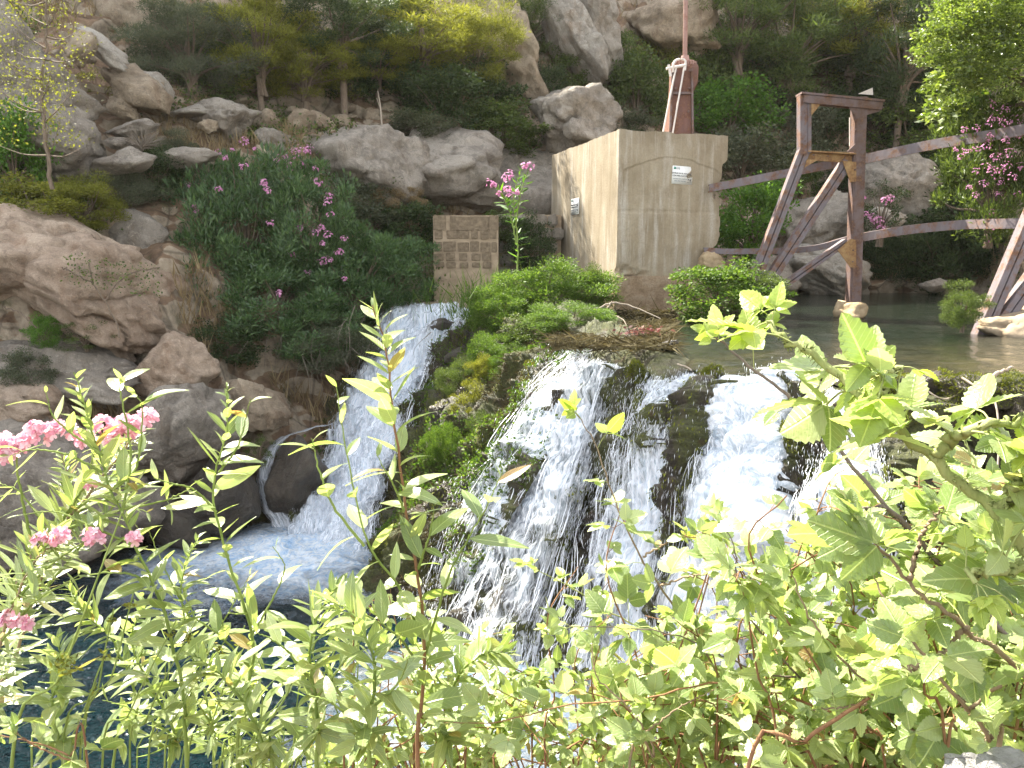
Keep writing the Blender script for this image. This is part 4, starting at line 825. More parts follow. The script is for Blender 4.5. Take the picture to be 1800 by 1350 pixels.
def text(body, size, loc, rot, mat, parent, name='lettering', align='CENTER'):
    c_ = bpy.data.curves.new(name, 'FONT'); c_.body = body; c_.size = size; c_.align_x = align; c_.align_y = 'CENTER'; c_.extrude = .001
    c_.offset = size * .018
    tmp = bpy.data.objects.new(name, c_); col.objects.link(tmp); c_.materials.append(M[mat]); bpy.context.view_layer.update()
    me = bpy.data.meshes.new_from_object(tmp.evaluated_get(bpy.context.evaluated_depsgraph_get())); bpy.data.objects.remove(tmp)
    o = bpy.data.objects.new(name, me); col.objects.link(o); o.parent = parent; o.location = loc; o.rotation_euler = rot; return o
def sign(cx_, face, label, tilt):
    """cx_: world centre on the face, face: rotation about z of the face"""
    root = empty('warning_sign', cx_, label, 'sign'); root.rotation_euler = (0, tilt, face)
    m = MB(); box(m, (0, 0, 0), (.50, .022, .385), None, 0, .004); o = m.build('panel', M['sign']); o.parent = root
    fr = (math.pi / 2, 0, 0); y = -.0128
    text('ENTRAR EN EL AGUA', .043, (-.055, y, .035), fr, 'ink', root); text('CON PRECAUCIÓN', .043, (-.055, y, -.018), fr, 'ink', root)
    text("ENTREU EN L'AIGUA", .036, (-.055, y, -.083), fr, 'inkg', root); text('AMB PRECAUCIÓ', .036, (-.055, y, -.130), fr, 'inkg', root)
    m = MB(); box(m, (-.195, y, .145), (.045, .004, .045)); o = m.build('logo', M['inkgreen']); o.parent = root
    text('CHJ', .055, (-.12, y, .143), fr, 'inkg', root)
    m = MB()
    def st(a, b, w=.012): beam(m, (a[0], y - .001, a[1]), (b[0], y - .001, b[1]), w, .003, (0, 0, 1) if abs(b[0] - a[0]) > .005 else (1, 0, 0), 0, 0)
    st((.13, -.005), (.20, .045)); st((.20, .045), (.225, .08), .009); st((.165, .02), (.215, .0), .009); st((.20, .045), (.175, -.02), .01); st((.205, -.012), (.225, .03), .008); st((.12, -.03), (.235, -.03), .005)
    st((.135, -.085), (.160, -.085), .024); st((.18, -.115), (.22, -.07), .009); st((.185, -.08), (.215, -.125), .009); st((.12, -.15), (.235, -.15), .005)
    o = m.build('pictogram', M['ink']); o.parent = root
    return root
def on_front(px, py):
    r_ = PV(px, py, 10) - Vector((0, 0, CAMZ)); n = uy; o = Vector((0, 0, CAMZ)); k = (NC - o).dot(n) / r_.dot(n); return o + r_ * k
def on_left(px, py):
    r_ = PV(px, py, 10) - Vector((0, 0, CAMZ)); n = ux; o = Vector((0, 0, CAMZ)); k = (NC - o).dot(n) / r_.dot(n); return o + r_ * k
sign(on_front(1200, 308) - uy * .012 + uy * .03, az, 'white bathing warning sign on the shaded front of the concrete block', R(2))
sign(on_left(1012, 363) - ux * .014, az - math.pi / 2, 'white bathing warning sign on the sunlit left side of the block', R(0))

# ---------------------------------------------------------------- sluice hoist on top of the block
H0 = PV(1190, 244, 18.9); H0.z = ztop; root = empty('sluice_hoist', H0, 'rusty sluice gate hoist with tall threaded rod standing on the block', 'hoist')
def hz_(py, d=18.9): return PV(1190, py, d).z
def hx(px, d=18.9): return PV(px, 200, d).x
mb = MB(); zt = hz_(118)
# tapered pedestal: two cast cheeks with a web and flared foot
prof = [(hz_(247) - .06, 1168, 1217, .30), (hz_(238), 1172, 1213, .27), (hz_(200), 1175, 1212, .24), (hz_(168), 1177, 1213, .22), (hz_(150), 1178, 1221, .24), (hz_(122), 1178, 1222, .24), (hz_(115), 1182, 1219, .22)]
ring = []
for z, a, b, dp in prof:
    xa, xb = hx(a), hx(b); ring.append([(xa, H0.y - dp, z), (xb - .03, H0.y - dp, z), (xb, H0.y - dp + .04, z), (xb, H0.y + dp, z), (xa, H0.y + dp, z)])
V = np.array(ring).reshape(-1, 3); nr = len(prof); F = []
for i in range(nr - 1):
    for j in range(5): F.append((i * 5 + j, i * 5 + (j + 1) % 5, (i + 1) * 5 + (j + 1) % 5, (i + 1) * 5 + j))
mb.add(V, F); mb.add(V[-5:], [[0, 1, 2, 3, 4]]); mb.build('pedestal', M['hoist'], root, False)
mb = MB()
for xa, xb in ((1176, 1174), (1209, 1214)): beam(mb, (hx(xa), H0.y - .27, hz_(125)), (hx(xb), H0.y - .30, ztop + .02), .045, .07, (1, 0, 0))
beam(mb, (hx(1176), H0.y - .27, hz_(168)), (hx(1212), H0.y - .27, hz_(168)), .05, .05); beam(mb, (hx(1166), H0.y - .33, ztop + .025), (hx(1222), H0.y - .33, ztop + .025), .05, .12)
for x_, y_ in ((1182, 130), (1205, 130), (1182, 160), (1205, 160), (1172, 240), (1217, 240), (1205, 200)): tube(mb, [(hx(x_), H0.y - .29, hz_(y_)), (hx(x_), H0.y - .34, hz_(y_))], .022, 6)
mb.build('ribs_and_bolts', M['steel_rust'], root, False)
mb = MB(); rx = hx(1201); g = []
tube(mb, [(rx - .02, H0.y, hz_(121)), (rx - .02, H0.y, hz_(109))], [.25, .25], 28); nt = 26
for k in range(nt):
    a = k / nt * 2 * math.pi; box(mb, (rx - .02 + .26 * math.cos(a), H0.y + .26 * math.sin(a), hz_(114)), (.04, .035, .09), Matrix.Rotation(a, 3, 'Z'))
tube(mb, [(rx, H0.y, hz_(110)), (rx, H0.y, hz_(98))], [.11, .085], 14); mb.build('gear_wheel', M['rod'], root, False)
mb = MB(); zz = np.linspace(hz_(112), hz_(112) + 3.4, 340); tilt = -.018
rr = .050 + .008 * np.sin(np.arange(340) * 2.1); tube(mb, [(rx + tilt * (z - zz[0]), H0.y, z) for z in zz], rr, 12); mb.build('threaded_rod', M['rod'], root)
yy = H0.y - .34
for a, b in (((1181, 124), (1160, 244)), ((1195, 122), (1177, 246))):
    mb = MB(); tube(mb, smooth_path([(hx(a[0]), yy, hz_(a[1])), (hx((a[0] + b[0]) / 2), yy, hz_((a[1] + b[1]) / 2)), (hx(b[0]), yy, ztop - .03)], 8), .021, 8); mb.build('guide_pipe', M['zinc'], root)
mb = MB(); tube(mb, [(hx(1164), yy, hz_(127)), (hx(1196), yy, hz_(121))], .032, 8)
tube(mb, smooth_path([(hx(1176), yy, hz_(133)), (hx(1176), yy - .05, hz_(118)), (hx(1184), yy, hz_(111)), (hx(1196), yy, hz_(113)), (hx(1196), yy, hz_(130))], 14), .026, 8); tube(mb, [(hx(1168), yy, hz_(120)), (hx(1172), yy, hz_(140))], .03, 8); mb.build('pipe_bracket', M['zinc'], root)

# ---------------------------------------------------------------- masonry wall left of the block
root = empty('masonry_wall', P(820, 530, 19.2), 'short masonry wall of brown blocks above a rendered base', 'wall')
D0 = 19.2; L0 = P(762, 378, D0); sx = D0 / FPX
def wpt(px, py): return P(px, py, D0)
mb = MB(); a = wpt(761, 379); b = wpt(876, 536)
wd = b[0] - a[0]; ht = a[2] - b[2]
def wf(p): return p + np.stack([p[:, 0] * 0, fbm(p, 3, 3, 701) * .012, fbm(p, 4, 3, 702) * .010], 1)
x0, y0, z0 = a[0], D0, b[2]
wall_patch(mb, (x0, y0, z0 - .3), (wd, 0, 0), (0, 0, ht + .3), 90, 90, wf); wall_patch(mb, (x0, y0 + .6, z0 - .3), (0, -.6, 0), (0, 0, ht + .3), 20, 60, wf)
wall_patch(mb, (x0 + wd, y0, z0 - .3), (0, .6, 0), (0, 0, ht + .3), 20, 60, wf); wall_patch(mb, (x0, y0, z0 + ht), (wd, 0, 0), (0, .6, 0), 60, 20, wf)
mb.build('rendered_base', M['mortar'], root)
mb = MB()
rowsM = [(382, 402, [(763, 783), (793, 824), (829, 856), (861, 873)]), (406, 419, [(764, 776), (786, 804), (808, 823), (829, 839), (845, 858), (862, 872)]), (427, 441, [(765, 777), (781, 800), (807, 822), (828, 841), (846, 860), (864, 872)]), (446, 457, [(766, 779), (785, 799), (808, 820), (829, 843), (849, 862)]), (462, 470, [(768, 780), (787, 800), (809, 822), (830, 843), (850, 862)])]
for yt, yb, L_ in rowsM:
    for xa, xb in L_:
        p1 = wpt(xa + rng.uniform(-1, 1), yt + rng.uniform(-1, 1)); p2 = wpt(xb + rng.uniform(-1, 1), yb + rng.uniform(-1, 1))
        box(mb, ((p1[0] + p2[0]) / 2, D0 - .004, (p1[2] + p2[2]) / 2), ((p2[0] - p1[0]) * 1.2, .034, (p1[2] - p2[2]) * 1.25), Matrix.Rotation(rng.uniform(-.03, .03), 3, 'Y'), 0, .012)
mb.build('blockwork', M['cblock'], root, False)
mb = MB(); q = P(800, 534, 18.9); box(mb, (q[0] - .05, 18.95, q[2] - .12), (1.75, .9, .32), None, 0, .03); tag(mb.build('channel_sill', M['mortar']), 'worn tan concrete sill under the masonry wall where the chute starts', 'sill')
# rough stone wall behind, between masonry and block
root = empty('rubble_wall', P(925, 450, 20.6), 'dim rubble stone wall between masonry wall and block', 'wall'); mb = MB()
q1 = P(870, 378, 20.6); q2 = P(985, 540, 20.6)
for zi in range(7):
    x = q1[0] + (zi % 2) * .12; z = q1[2] - .14 - zi * .33
    while x < q2[0] - .15:
        wv = rng.uniform(.24, .5); box(mb, (x + wv / 2, 20.6 + rng.uniform(-.03, .03), z), (wv - .03, .4, .30), Matrix.Rotation(rng.uniform(-.05, .05), 3, 'Y'), 0, .05); x += wv
mb.build('stones', M['rock_grey'], root, False); mb = MB(); box(mb, ((q1[0] + q2[0]) / 2, 20.72, (q1[2] + q2[2]) / 2 - .1), (q2[0] - q1[0], .4, q1[2] - q2[2] + .2)); mb.build('mortar_core', M['mortar'], root)

# ---------------------------------------------------------------- steel trestles and rails
D1 = 16.6
def trestle(base_px, base_py, d, label, group, sc_=1.0):
    """local frame: x across (pixel scale of the first trestle), z up, measured from the photograph at depth D1"""
    o0 = PV(1497, 548, D1); k = Vector((0, 0, 0))
    def L(px, py, y=0): q = PV(px, py, D1) - o0; return (q.x, y, q.z)
    root = empty('steel_trestle', o0, label, 'steel trestle', group)
    def part(name, mat, fn):
        m = MB(); fn(m); ob = m.build(name, M[mat], None, False); ob.parent = root; return ob
    T = .13
    def chan(m, a, b, wd_=.2, gap=.016):   # two channels back to back with a dark gap
        A, Bv = Vector(a), Vector(b); x = (Bv - A).normalized(); n = Vector((0, 1, 0)).cross(x)
        for s_ in (-1, 1):
            of = n * s_ * (wd_ / 4 + gap / 4); beam(m, A + of, Bv + of, wd_ / 2 - gap / 2, .20, n, 0, .006)
        beam(m, A + Vector((0, .03, 0)), Bv + Vector((0, .03, 0)), wd_ * .8, .12, n, 0, 0)
    part('post', 'steel_rust', lambda m: (beam(m, L(1502, 172), L(1491, 552), .055, .24, (1, 0, 0)), beam(m, L(1511, 172, .12), L(1500, 552, .12), .20, .03, (1, 0, 0)), beam(m, L(1511, 172, -.12), L(1500, 552, -.12), .20, .03, (1, 0, 0)), beam(m, L(1518, 178), L(1508, 552), .03, .2, (1, 0, 0))))
    part('upright', 'steel', lambda m: (beam(m, L(1411, 168), L(1411, 272), .17, .22, (1, 0, 0)), beam(m, L(1419, 170, -.125), L(1419, 270, -.125), .07, .03, (1, 0, 0))))
    part('leg', 'steel', lambda m: chan(m, L(1412, 266), L(1312, 530), .215))
    part('leg', 'steel', lambda m: chan(m, L(1489, 284, .02), L(1334, 520, .02), .22))
    part('leg', 'steel', lambda m: chan(m, L(1488, 424, .03), L(1352, 520, .03), .13))
    part('top_beam', 'steel_rust', lambda m: (beam(m, L(1404, 166), L(1549, 180), .045, .36), beam(m, L(1408, 176), L(1545, 189), .15, .05), beam(m, L(1408, 176, -.15), L(1545, 189, -.15), .15, .03)))
    part('cross_beam', 'steel_yel', lambda m: (beam(m, L(1416, 274), L(1500, 279), .17, .06), beam(m, L(1416, 267, -.03), L(1500, 272, -.03), .03, .24)))
    def gus(pts, y=-.14, th=.022):
        def f(m):
            Q = np.array([L(a, b, y) for a, b in pts] + [L(a, b, y + th) for a, b in pts]); n = len(pts)
            m.add(Q, [list(range(n))[::-1]]); m.add(Q, [list(range(n, 2 * n))]); m.add(Q, [(i, (i + 1) % n, n + (i + 1) % n, n + i) for i in range(n)])
        return f
    part('gusset', 'steel_yel', gus([(1418, 180), (1440, 183), (1422, 205), (1418, 205)]))
    part('gusset', 'steel_rust', gus([(1482, 184), (1550, 190), (1540, 198), (1512, 206), (1501, 210), (1494, 200)]))
    part('gusset', 'steel_yel', gus([(1414, 282), (1434, 282), (1420, 290), (1410, 296)]))
    part('gusset', 'steel_yel', gus([(1476, 284), (1500, 286), (1500, 320), (1490, 322)]))
    part('gusset', 'steel_rust', gus([(1484, 268), (1501, 252), (1501, 270)]))
    part('gusset', 'steel_yel', gus([(1468, 440), (1490, 420), (1500, 422), (1500, 470), (1490, 470)]))
    part('tie_bar', 'zinc', lambda m: beam(m, L(1498, 205, .1), L(1498, 256, .1), .03, .03, (1, 0, 0)))
    def bolts(m):
        for px, py in [(1425, 172), (1480, 177), (1535, 183), (1425, 274), (1450, 276), (1480, 278), (1497, 300), (1499, 230), (1497, 330), (1494, 440), (1493, 460), (1410, 200), (1410, 250)]:
            q = Vector(L(px, py, -.155)); tube(m, [q, q + Vector((0, -.02, 0))], .018, 6)
    part('bolts', 'steel_rust', bolts)
    V, F = boulder_data(333, 4); m = MB(); V = V * np.array([.36, .36, .26]) + np.array([L(1493, 556)[0], 0, L(1493, 552)[2]]); m.add(V, F); ob = m.build('footing', M['broken']); ob.parent = root
    root.location = PV(base_px, base_py, d); return root
def copy_thing(root, loc, label):
    r_ = root.copy(); col.objects.link(r_); r_.location = loc; r_['label'] = label
    for ch in list(root.children):
        c_ = ch.copy(); col.objects.link(c_); c_.parent = r_
    return r_
t1 = trestle(1497, 548, D1, 'rusty steel trestle with open square top standing in the river', 'steel trestles in the river')
# the second trestle stands nearer; its leg foot shows at 1728,585
foot = PV(1312, 530, D1) - PV(1497, 548, D1)
t2 = copy_thing(t1, PV(1722, 592, 12.9) - foot, 'nearer steel trestle cut off by the right edge, only its legs visible')
mb = MB(); q = PV(1790, 600, 12.8); V, F = boulder_data(77, 5, rough=.05); mb.add(V * np.array([1.0, .8, .48]) + np.array([q.x + .35, q.y + .3, -.02]), F)
tag(mb.build('concrete_footing', M['mortar']), 'worn tan concrete footing at the foot of the nearer trestle', 'footing')
def rail(pts, w1, label, dp=.12, mat='steel'):
    root = empty('steel_rail', pts[0], label, 'steel rail', 'rails joining the block to the trestles')
    pth = smooth_path(pts, 26)
    for nm, dz, hh, yy_, th, mt in (('web', 0, w1, 0, .03, mat), ('flange', w1 / 2 - .012, .028, .06, dp, mat), ('flange', -w1 / 2 + .012, .028, .06, dp, 'steel_yel')):
        m = MB(); S_ = []
        for p_ in pth: S_.append([p_ + np.array([0, yy_ - th / 2, dz - hh / 2]), p_ + np.array([0, yy_ + th / 2, dz - hh / 2]), p_ + np.array([0, yy_ + th / 2, dz + hh / 2]), p_ + np.array([0, yy_ - th / 2, dz + hh / 2]), p_ + np.array([0, yy_ - th / 2, dz - hh / 2])])
        grid(m, np.array(S_)); m.build(nm, M[mt], root, False)
rail([P(1247, 331, 17.9), P(1390, 303, 17.3), P(1512, 279, 16.85)], .17, 'upper steel rail running from the block to the first trestle')
rail([P(1516, 280, 16.8), P(1640, 254, 15.6), P(1760, 235, 14.5), P(1900, 208, 13.4)], .19, 'upper steel rail rising from the first trestle to the right edge')
rail([P(1238, 440, 17.9), P(1300, 442, 17.6), P(1420, 438, 17.2), P(1490, 421, 16.85)], .12, 'lower steel rail between the block and the first trestle')
rail([P(1506, 419, 16.8), P(1590, 405, 16.0), P(1690, 395, 15), P(1780, 393, 13.9), P(1900, 392, 13.4)], .17, 'lower bowed steel rail from the first trestle to the right edge')
mb = MB(); qa = P(1508, 166, 16.9); V = np.array([P(1508, 165, 17.2), P(1534, 154, 17.2), P(1535, 167, 17.2), P(1508, 165, 17.24), P(1534, 154, 17.24), P(1535, 167, 17.24)]); mb.add(V, [(0, 2, 1), (3, 4, 5)]); mb.add(V, [(0, 1, 4, 3), (1, 2, 5, 4), (2, 0, 3, 5)])
o = mb.build('end_plate', M['zinc'], t1, False); 

# ---------------------------------------------------------------- shrubs and trees
def crown_mesh(kind, seed, n=8000):
    r_ = np.random.default_rng(seed); global rng; keep = rng; rng = r_
    nc = {'bush': 70, 'pine': 60, 'ole': 75, 'spar': 34, 'fern': 60}[kind]
    c = nrmz(r_.normal(size=(nc, 3))) * (r_.uniform(.25, 1, nc) ** .5)[:, None]; lump = 1 + .28 * vn(c * 1.7 + seed, seed)
    c = c * lump[:, None] * .86; rad = r_.uniform(.12, .27, nc) * (1.15 if kind != 'spar' else .8)
    k = r_.integers(0, nc, n); off = nrmz(r_.normal(size=(n, 3))) * (r_.uniform(0, 1, n) ** .45)[:, None]
    p = c[k] + off * rad[k][:, None] * np.array([1, 1, .75 if kind != 'pine' else .5]); p[:, 2] = np.maximum(p[:, 2], -.95)
    mb = MB()
    if kind == 'bush': leaves(mb, T_R, p, off + rdir(n) * .8 + np.array([0, 0, .25]), rdir(n) + np.array([0, 0, .8]), r_.uniform(.045, .085, n))
    elif kind == 'spar': leaves(mb, T_R, p, off + rdir(n) * .8, rdir(n) + np.array([0, 0, .8]), r_.uniform(.035, .065, n))
    elif kind == 'pine': leaves(mb, T_N, p, off * .5 + rdir(n) * .7 + np.array([0, 0, .5]), rdir(n), r_.uniform(.05, .10, n), 0, r_.uniform(1.4, 2.8, n))
    elif kind == 'fern': leaves(mb, T_L, p, off * .7 + rdir(n) * .6 + np.array([0, 0, .55]), rdir(n), r_.uniform(.035, .075, n), 0, r_.uniform(.8, 2, n))
    else: leaves(mb, T_L, p, off * .6 + rdir(n) * .5 + np.array([0, 0, .6]), rdir(n), r_.uniform(.055, .115, n), 0, r_.uniform(.8, 1.4, n))
    rng = keep
    me = mb.data('crown', M['lf_mid'], False)
    # limbs reaching the clumps
    mt = MB()
    for i in r_.choice(nc, min(nc, 22), replace=False):
        q = c[i]; mid = q * .5 + np.array([0, 0, -.25]) + r_.normal(size=3) * .05
        tube(mt, smooth_path([np.array([r_.normal() * .03, r_.normal() * .03, -1.0]), np.array([q[0] * .15, q[1] * .15, -.5 + .2 * q[2]]), mid * .9 + q * .1, q], 9), np.linspace(.030, .006, 9), 5, 0, False)
    return me, mt.data('limbs', M['bark'])
CM = {k: [crown_mesh(k, 1000 + 13 * i + 101 * j, n_) for i in range(3)] for j, (k, n_) in enumerate((('bush', 9000), ('pine', 18000), ('ole', 15000), ('spar', 3200), ('fern', 26000)))}
TRUNK = None
def plant(name, cat, px, py, w_, h_, d, kind, mat, label, group=None, var=None, trunk=None, depth=None, rotz=None, tilt=0):
    """crown centre px,py, size in pixels at depth d; trunk: pixel row where it meets the ground"""
    c = PV(px, py, d); rx = w_ / 2 * d / FPX * 1.12; rz = h_ / 2 * d / FPX * 1.12; ry = depth or max(rx, .6 * rz)
    zb = PV(px, trunk, d).z if trunk else c.z - rz
    root = empty(name, (c.x, c.y, zb), label, cat, group)
    v = rng.integers(0, 3) if var is None else var; me, li = CM[kind][v]
    o = bpy.data.objects.new('crown', me); col.objects.link(o); o.parent = root; o.location = (0, 0, c.z - zb); o.scale = (rx, ry, rz); o.rotation_euler = (0, tilt, rng.uniform(0, 6.28) if rotz is None else rotz)
    if rotz is None and abs(rx - ry) > .3 * rx: o.rotation_euler = (0, tilt, rng.choice([0, math.pi]))
    o.material_slots[0].link = 'OBJECT'; o.material_slots[0].material = M[mat]
    o2 = bpy.data.objects.new('limbs' if trunk is None else 'limbs', li); col.objects.link(o2); o2.parent = root; o2.location = o.location; o2.scale = o.scale; o2.rotation_euler = o.rotation_euler
    if trunk:
        m = MB(); hgt = c.z - zb; r0 = max(.05, rx * .055)
        tube(m, smooth_path([(0, 0, -.3), (rng.normal() * .05, 0, hgt * .35), (rng.normal() * .12, 0, hgt * .7), (0, 0, hgt)], 10), np.linspace(r0, r0 * .55, 10), 8); tr_ = m.build('trunk', M['bark']); tr_.parent = root
    return root
HG = 'trees and shrubs on the hillside'
TR = [ # px, py, w, h, kind, mat, label, trunk row, name
 (330, 60, 170, 130, 'pine', 'lf_grey', 'grey green pine against the upper left cliff', 165, 'pine_tree'),
 (455, 45, 150, 140, 'pine', 'lf_yel', 'olive pine right of the upper left cliff', 190, 'pine_tree'),
 (535, 95, 160, 90, 'pine', 'lf_yel', 'spreading olive pine over the pointed boulder', 190, 'pine_tree'),
 (600, 20, 170, 110, 'pine', 'lf_dark', 'dark pine crown at the top edge left of centre', 210, 'pine_tree'),
 (665, 95, 105, 70, 'pine', 'lf_yel', 'small bright olive pine in front of the dark wood', 175, 'pine_tree'),
 (740, 35, 190, 120, 'pine', 'lf_yel', 'olive pine with a straight pale trunk near the centre', 195, 'pine_tree'),
 (835, 60, 130, 130, 'pine', 'lf_yel', 'yellow green pine before the leaning tan slab', 200, 'pine_tree'),
 (930, 20, 120, 90, 'pine', 'lf_mid', 'fresh green pine at the top of the pale slabs', 90, 'pine_tree'),
 (1390, 50, 190, 150, 'pine', 'lf_mid', 'green pine above the steel trestle', 230, 'pine_tree'),
 (1300, 20, 170, 130, 'pine', 'lf_mid', 'green pine right of the threaded rod', 200, 'pine_tree'),
 (1500, 20, 180, 130, 'pine', 'lf_yel', 'yellowish pine at the top edge right of the trestle', 240, 'pine_tree'),
 (1590, 60, 170, 160, 'pine', 'lf_dark', 'dark pine behind the sunlit tree', 300, 'pine_tree')]
for px, py, w_, h_, kd, mt, lb, tk, nm in TR:
    plant(nm, 'pine tree', px, py + 12, w_ * 1.25, h_ * 1.3, on_hill(px, tk) - .6, kd, mt, lb, HG, None, tk)
SH = [ # px, py, w, h, kind, mat, label
 (290, 120, 110, 90, 'bush', 'lf_grey', 'grey green bush beside the diamond shaped boulder'),
 (385, 130, 160, 100, 'bush', 'lf_mid', 'rounded dusky bush above the rubble ledge'),
 (450, 100, 130, 90, 'bush', 'lf_dark', 'dark bush left of the pointed boulder'),
 (350, 90, 120, 90, 'bush', 'lf_dark', 'dark bush under the grey green pine'),
 (610, 130, 110, 110, 'bush', 'lf_dark', 'dark bush right of the pointed boulder'),
 (690, 30, 150, 110, 'bush', 'lf_dark', 'dark holm oak bush between two olive pines'),
 (720, 160, 130, 110, 'bush', 'lf_dark', 'dark bush beneath the centre pines'),
 (790, 190, 150, 110, 'bush', 'lf_dark', 'dense dark bush above the grey rock wall'),
 (850, 165, 130, 120, 'bush', 'lf_dark', 'dark bush before the leaning tan slab'),
 (880, 230, 150, 90, 'bush', 'lf_mid', 'spreading green bush overhanging the grey rock wall'),
 (740, 225, 110, 50, 'bush', 'lf_grey', 'low grey green bush on top of the grey rock wall'),
 (960, 160, 70, 90, 'bush', 'lf_dark', 'dark bush left of the perched boulder'),
 (1010, 130, 80, 80, 'bush', 'lf_mid', 'green bush in the cleft between pale slabs'),
 (1080, 110, 90, 110, 'bush', 'lf_mid', 'upright green bush above the perched boulder'),
 (1120, 170, 130, 130, 'bush', 'lf_mid', 'broad green bush left of the hoist'),
 (1100, 225, 90, 60, 'bush', 'lf_grey', 'grey green scrub just above the block corner'),
 (1150, 100, 90, 80, 'bush', 'lf_yel', 'olive bush below the tan crag'),
 (1240, 140, 130, 150, 'bush', 'lf_mid', 'tall green bush right of the hoist'),
 (1280, 210, 160, 120, 'bush', 'lf_bri', 'bright bush right of the hoist foot'),
 (1340, 150, 130, 110, 'bush', 'lf_dark', 'dark bush left of the trestle top'),
 (1300, 285, 150, 110, 'bush', 'lf_grey', 'dull grey bush above the upper rail'),
 (1390, 240, 120, 120, 'bush', 'lf_grey', 'grey green bush behind the trestle upright'),
 (1450, 220, 110, 110, 'bush', 'lf_dark', 'dark bush seen through the open trestle top'),
 (1450, 130, 140, 100, 'bush', 'lf_mid', 'mid green bush directly above the trestle'),
 (1530, 110, 130, 90, 'bush', 'lf_yel', 'olive bush right of the trestle top'),
 (1540, 195, 150, 110, 'bush', 'lf_dark', 'dark bush right of the steel post'),
 (1600, 230, 160, 110, 'bush', 'lf_mid', 'green bush above the right hand rail'),
 (1650, 180, 130, 100, 'bush', 'lf_bri', 'fresh green bush under the sunlit tree'),
 (1680, 300, 150, 120, 'bush', 'lf_dark', 'dark bush below the right hand rail'),
 (1700, 400, 190, 150, 'bush', 'lf_dark', 'deep green thicket at the far shore, right'),
 (1560, 460, 110, 90, 'ole', 'lf_dark', 'dark leafy bush on the far shore right of the post'),
 (1650, 455, 140, 110, 'ole', 'lf_dark', 'dark shore bush behind the small river rock'),
 (1400, 300, 90, 90, 'bush', 'lf_mid', 'small green bush between upright and diagonal leg'),
 (1620, 130, 120, 90, 'bush', 'lf_dark', 'shadowy bush left of the sunlit tree'),
 (1480, 330, 90, 90, 'bush', 'lf_dark', 'dark scrub behind the diagonal legs'),
 (1640, 400, 110, 90, 'bush', 'lf_grey', 'grey scrub on the rocks above the far shore'),
 (20, 270, 130, 170, 'bush', 'lf_bri', 'bright green bush at the left edge'),
 (60, 360, 150, 90, 'bush', 'lf_yel', 'olive scrub on top of the pink slab'),
 (140, 360, 150, 100, 'fern', 'lf_yel', 'dry olive scrub right of the bright bush'),
 (215, 340, 130, 80, 'fern', 'lf_grey', 'greyish scrub above the weathered grey rock'),
 (165, 160, 70, 70, 'spar', 'lf_yel', 'small lime shrub left of the diamond shaped boulder'),
 (270, 310, 110, 90, 'bush', 'lf_dark', 'dark scrub left of the oleander thicket'),
 (300, 270, 90, 60, 'fern', 'lf_grey', 'grey scrub over the half buried slab'),
 (650, 370, 150, 110, 'bush', 'lf_grey', 'dull bush at the foot of the grey rock wall'),
 (720, 410, 130, 110, 'bush', 'lf_dark', 'dark bush left of the masonry wall'),
 (700, 350, 80, 60, 'fern', 'lf_dry', 'dry brown brush on the grey rock wall'),
 (875, 400, 60, 50, 'bush', 'lf_mid', 'small bush behind the masonry wall')]
for px, py, w_, h_, kd, mt, lb in SH:
    dd = min(on_hill(px, min(py + h_ * .35, 505)), on_hill(px, py)) - .25
    if 590 < px < 1000 and py > 340: dd = min(dd, 20.3)
    plant('shrub', 'shrub', px, py, w_ * 1.12, h_ * 1.12, dd, kd, mt, lb, HG)
plant('shrub', 'shrub', 1318, 390, 150, 165, 23.5, 'bush', 'lf_bri', 'vivid green bush between the block and the first trestle', None, 1)
plant('shrub', 'shrub', 1272, 515, 200, 115, 15.2, 'bush', 'lf_fern', 'dense round green shrub at the right foot of the block', None, 0)
plant('shrub', 'shrub', 1330, 518, 100, 80, 15.0, 'bush', 'lf_mid', 'brownish green shrub where the trestle legs come down', None, 2)
plant('shrub', 'shrub', 1695, 540, 80, 80, 12.6, 'fern', 'lf_mid', 'small leafy shrub at the foot of the nearer trestle', None, 0)
CG = 'green clumps on the weir crest'
for px, py, w_, h_, d, mt, lb in [(905, 640, 110, 80, 13.2, 'lf_fern', 'grassy clump draping over the dark ridge below the bright clumps'), (775, 790, 70, 110, 12.0, 'lf_fern', 'grassy tongue hanging low beside the chute'), (860, 760, 80, 80, 11.9, 'lf_mid', 'dull green clump in the middle of the dark ridge'), (950, 655, 70, 50, 12.2, 'lf_yel', 'olive clump at the top left corner of the slanting cascade')]:
    plant('fern_clump', 'fern clump', px, py, w_, h_, d, 'fern', mt, lb, CG)
plant('shrub', 'shrub', 930, 425, 80, 100, 19.9, 'bush', 'lf_dark', 'dark shrub hiding the rubble wall left of the block')
plant('fern_clump', 'fern clump', 1000, 560, 170, 62, 13.0, 'fern', 'lf_fern', 'low weedy clump on the crest left of the red leaf litter', CG)
plant('fern_clump', 'fern clump', 1045, 560, 90, 40, 14.4, 'spar', 'lf_grey', 'sparse grey green weeds below the block corner', CG)
